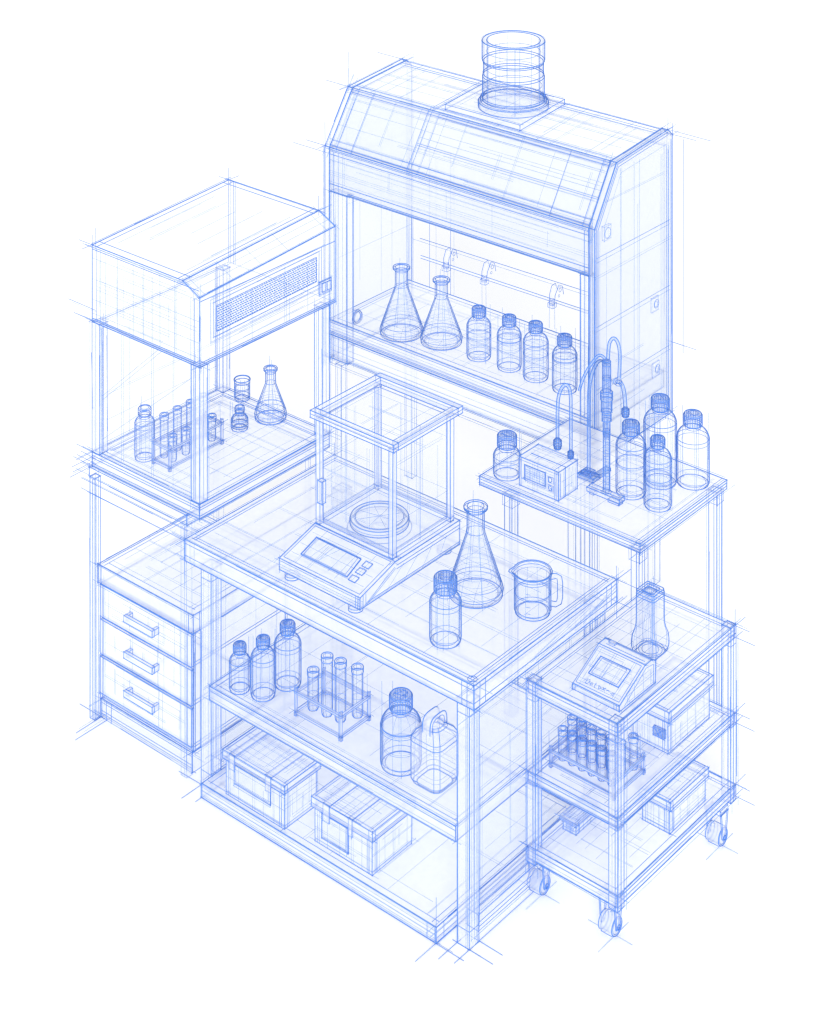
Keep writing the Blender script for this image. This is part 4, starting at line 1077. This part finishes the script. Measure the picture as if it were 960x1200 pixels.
cord('thin_wire', 'thin stiff wire arching away from the top of the electrode probe',
     [(.953, 1.188, 1.319), (.961, 1.194, 1.356), (.976, 1.207, 1.399), (.991, 1.220, 1.428), (1.009, 1.235, 1.459), (1.021, 1.246, 1.455), (1.032, 1.255, 1.437)], .0045, 'wire')
# electrode probe
px, py = 1.034, 1.256
t = thing('electrode_probe', 'upright electrode probe with stepped barrel and thin stem on a bar foot', 'probe', (px, py, ZT))
m = MB(); m.lathe((px, py, 0), [(.001, 1.437), (.015, 1.437), (.016, 1.432), (.016, 1.318)], 24, mer=7, mw=.5, mmat=1)
for z, r_ in ((1.436, .015), (1.420, .0165), (1.372, .0175), (1.365, .017), (1.32, .0165)): m.ring((px, py, z), r_, .8, 22)
m.contour((px, py, 0), [(.0165, 1.318), (.0165, 1.437)], .8); m.build('barrel', 'cap', t)
m = MB(); m.lathe((px, py, 0), [(.022, 1.318), (.023, 1.305), (.023, 1.285), (.0205, 1.28), (.0205, 1.24), (.0175, 1.232), (.0175, 1.205), (.0135, 1.195), (.0135, 1.165), (.008, 1.135)], 24, mer=7, mw=.5, mmat=1)
for z, r_ in ((1.317, .0225), (1.303, .0235), (1.286, .0235), (1.242, .021), (1.232, .018), (1.207, .018), (1.167, .014), (1.15, .011)): m.ring((px, py, z), r_, .8, 22)
m.contour((px, py, 0), [(.0235, 1.285), (.0235, 1.318)], .9); m.contour((px, py, 0), [(.021, 1.235), (.021, 1.28)], .9); m.contour((px, py, 0), [(.018, 1.2), (.018, 1.232)], .9); m.contour((px, py, 0), [(.0137, 1.15), (.0137, 1.195)], .9)
m.build('collar', 'cap', t)
m = MB(); m.lathe((px, py, 0), [(.0125, 1.165), (.0125, .935), (.010, .925)], 20, mer=5, mw=.5, mmat=1)
for k_ in range(9): m.ring((px, py, .95 + k_ * .022), .0128, .45, 18)
m.contour((px, py, 0), [(.0127, .935), (.0127, 1.165)], 1.2); m.build('stem', 'cable', t)
# bar foot runs along the table's long side
m = MB(); m.box((.953, 1.238, ZT + .010), (1.105, 1.274, ZT + .026), w=.9, g=1, over=.01); m.box((1.05, 1.242, ZT), (1.10, 1.270, ZT + .0095), w=.8, g=0); m.box((.96, 1.245, ZT), (.98, 1.268, ZT + .0095), w=.5, g=0)
m.line((.955, 1.250, ZT + .0273), (1.1, 1.250, ZT + .0273), .7); m.ring((px, py, ZT + .028), .019, .7, 18)
m.build('foot', 'frame', t)
m = MB(); m.tube([(1.049, 1.269, 1.356), (1.060, 1.279, 1.358), (1.072, 1.288, 1.354)], .009, 0, n=10, smooth=True, cap=True); m.ring((1.06, 1.279, 1.357), .012, .8, 16, 'x'); m.ring((1.07, 1.287, 1.355), .013, .8, 16); m.ring((1.07, 1.287, 1.343), .012, .8, 16)
m.build('side_port', 'cable', t)
cord('probe_cable', 'looped cable rising from the top of the electrode probe and dropping to its side port',
     [(1.038, 1.260, 1.440), (1.039, 1.261, 1.471), (1.041, 1.263, 1.503), (1.048, 1.268, 1.519), (1.054, 1.273, 1.524), (1.061, 1.280, 1.519), (1.069, 1.286, 1.500), (1.073, 1.290, 1.461), (1.072, 1.288, 1.405), (1.070, 1.287, 1.368)], .0055)
cord('plug_lead', 'short curved lead with a hanging plug on the side of the electrode probe',
     [(1.073, 1.289, 1.352), (1.080, 1.296, 1.340), (1.085, 1.301, 1.315), (1.087, 1.303, 1.280), (1.089, 1.304, 1.250)], .0065, 'cable', [((1.089, 1.304, 1.235), .015, .038)])

# wedge-shaped console on the cart
t = thing('wedge_console', 'wedge-shaped console with tilted screen and a row of marks on top of the cart', 'console', (1.60, .48, .7615))
kx0, kx1 = 1.505, 1.697
kp = [(.383, .7615), (.383, .782), (.535, .848), (.575, .848), (.598, .835), (.598, .7615)]
m = MB(); m.prism(kp, 'x', kx0, kx1, w=.95, g=1, over=.02)
def ks(x, s, e=.0015): return Vector((x, .383 + .152 * s - e * .4, .782 + .066 * s + e))
for a, b in (((kx0 + .008, .05), (kx1 - .008, .05)), ((kx1 - .008, .05), (kx1 - .008, .95)), ((kx1 - .008, .95), (kx0 + .008, .95)), ((kx0 + .008, .95), (kx0 + .008, .05))): m.line(ks(*a), ks(*b), .6)
for x in (kx1 - .012, kx1 - .022, kx0 + .01): m.line((x, .3818, .7615), (x, .3818, .782), .6)
m.line((kx1 + .0012, .41, .768), (kx1 + .0012, .54, .835), .55); m.line((kx1 + .0012, .54, .835), (kx1 + .0012, .58, .83), .5); m.line((kx1 + .0012, .585, .765), (kx1 + .0012, .585, .83), .6)
m.line((kx0 + .02, .55, .8493), (kx1 - .01, .55, .8493), .6)
for q in (.02,): m.box((kx0 + .025, .560, .8485), (kx0 + .05, .574, .853), w=.5, g=0)
m.hatch(ks(kx0 + .01, .05), (.17, 0, 0), Vector((0, .14, .061)), 4, 4); m.hatch((kx1 + .0012, .42, .765), (0, .17, 0), (0, 0, .06), 4, 3)
m.build('housing', 'white', t)
quadpart('screen', [ks(1.536, .32), ks(1.660, .32), ks(1.664, .76), ks(1.541, .76)], .003, 'clear', t, 1., .16)
m = MB()
GL = [[[(0, 0), (0, 1), (.7, 1), (.9, .5), (.6, .1), (0, 0)]], [[(0, .3), (.5, .6), (.8, .2), (.3, .1), (0, .3)]], [[(.2, 1), (.2, .1), (.6, 0)]],
      [[(0, .8), (1, .4), (.3, 0), (0, .8)]], [[(0, .1), (.8, .9)], [(.1, .8), (.9, .1)]], [[(0, .5), (.5, .7), (.9, .4)]], [[(.1, .4), (1, .1), (1, .7), (.4, .5)]]]
for i, gl in enumerate(GL):
    for st in gl:
        m.tube([ks(1.545 + i * .0165 + u * .014, .11 + v * .10, .0022) for u, v in st], LR * .6)
m.build('key_mark_print', 'frame', t)

# ------------------------------------------------------------------ light: white surround and one broad soft key from the viewer's side
ld = bpy.data.lights.new('soft_key', 'SUN'); ld.energy = 2.6; ld.angle = math.radians(25); ld.color = (1, 1, 1)
lo = bpy.data.objects.new('soft_key', ld); COL.objects.link(lo); lo.location = (5.5, -5, 6)
lo.rotation_euler = Vector((-.56, .66, -.34)).to_track_quat('-Z', 'Y').to_euler()

# ------------------------------------------------------------------ camera: level view camera with the lens shifted down
cam = bpy.data.cameras.new('camera'); co = bpy.data.objects.new('camera', cam); COL.objects.link(co)
cam.sensor_fit = 'AUTO'; cam.sensor_width = 36
cam.lens = 2432 / 1200 * 36
cam.shift_x = 0; cam.shift_y = -(600 + 689) / 1200
cam.clip_start = .1; cam.clip_end = 500
co.location = (5.66225, -5.35896, 5.11)
from mathutils import Matrix
Rv = Vector((.76147, .64816, 0)); Fv = Vector((-.64816, .76147, 0))
mat = Matrix((( Rv.x, 0, -Fv.x), (Rv.y, 0, -Fv.y), (0, 1, 0)))
co.rotation_euler = mat.to_euler()
SC.camera = co
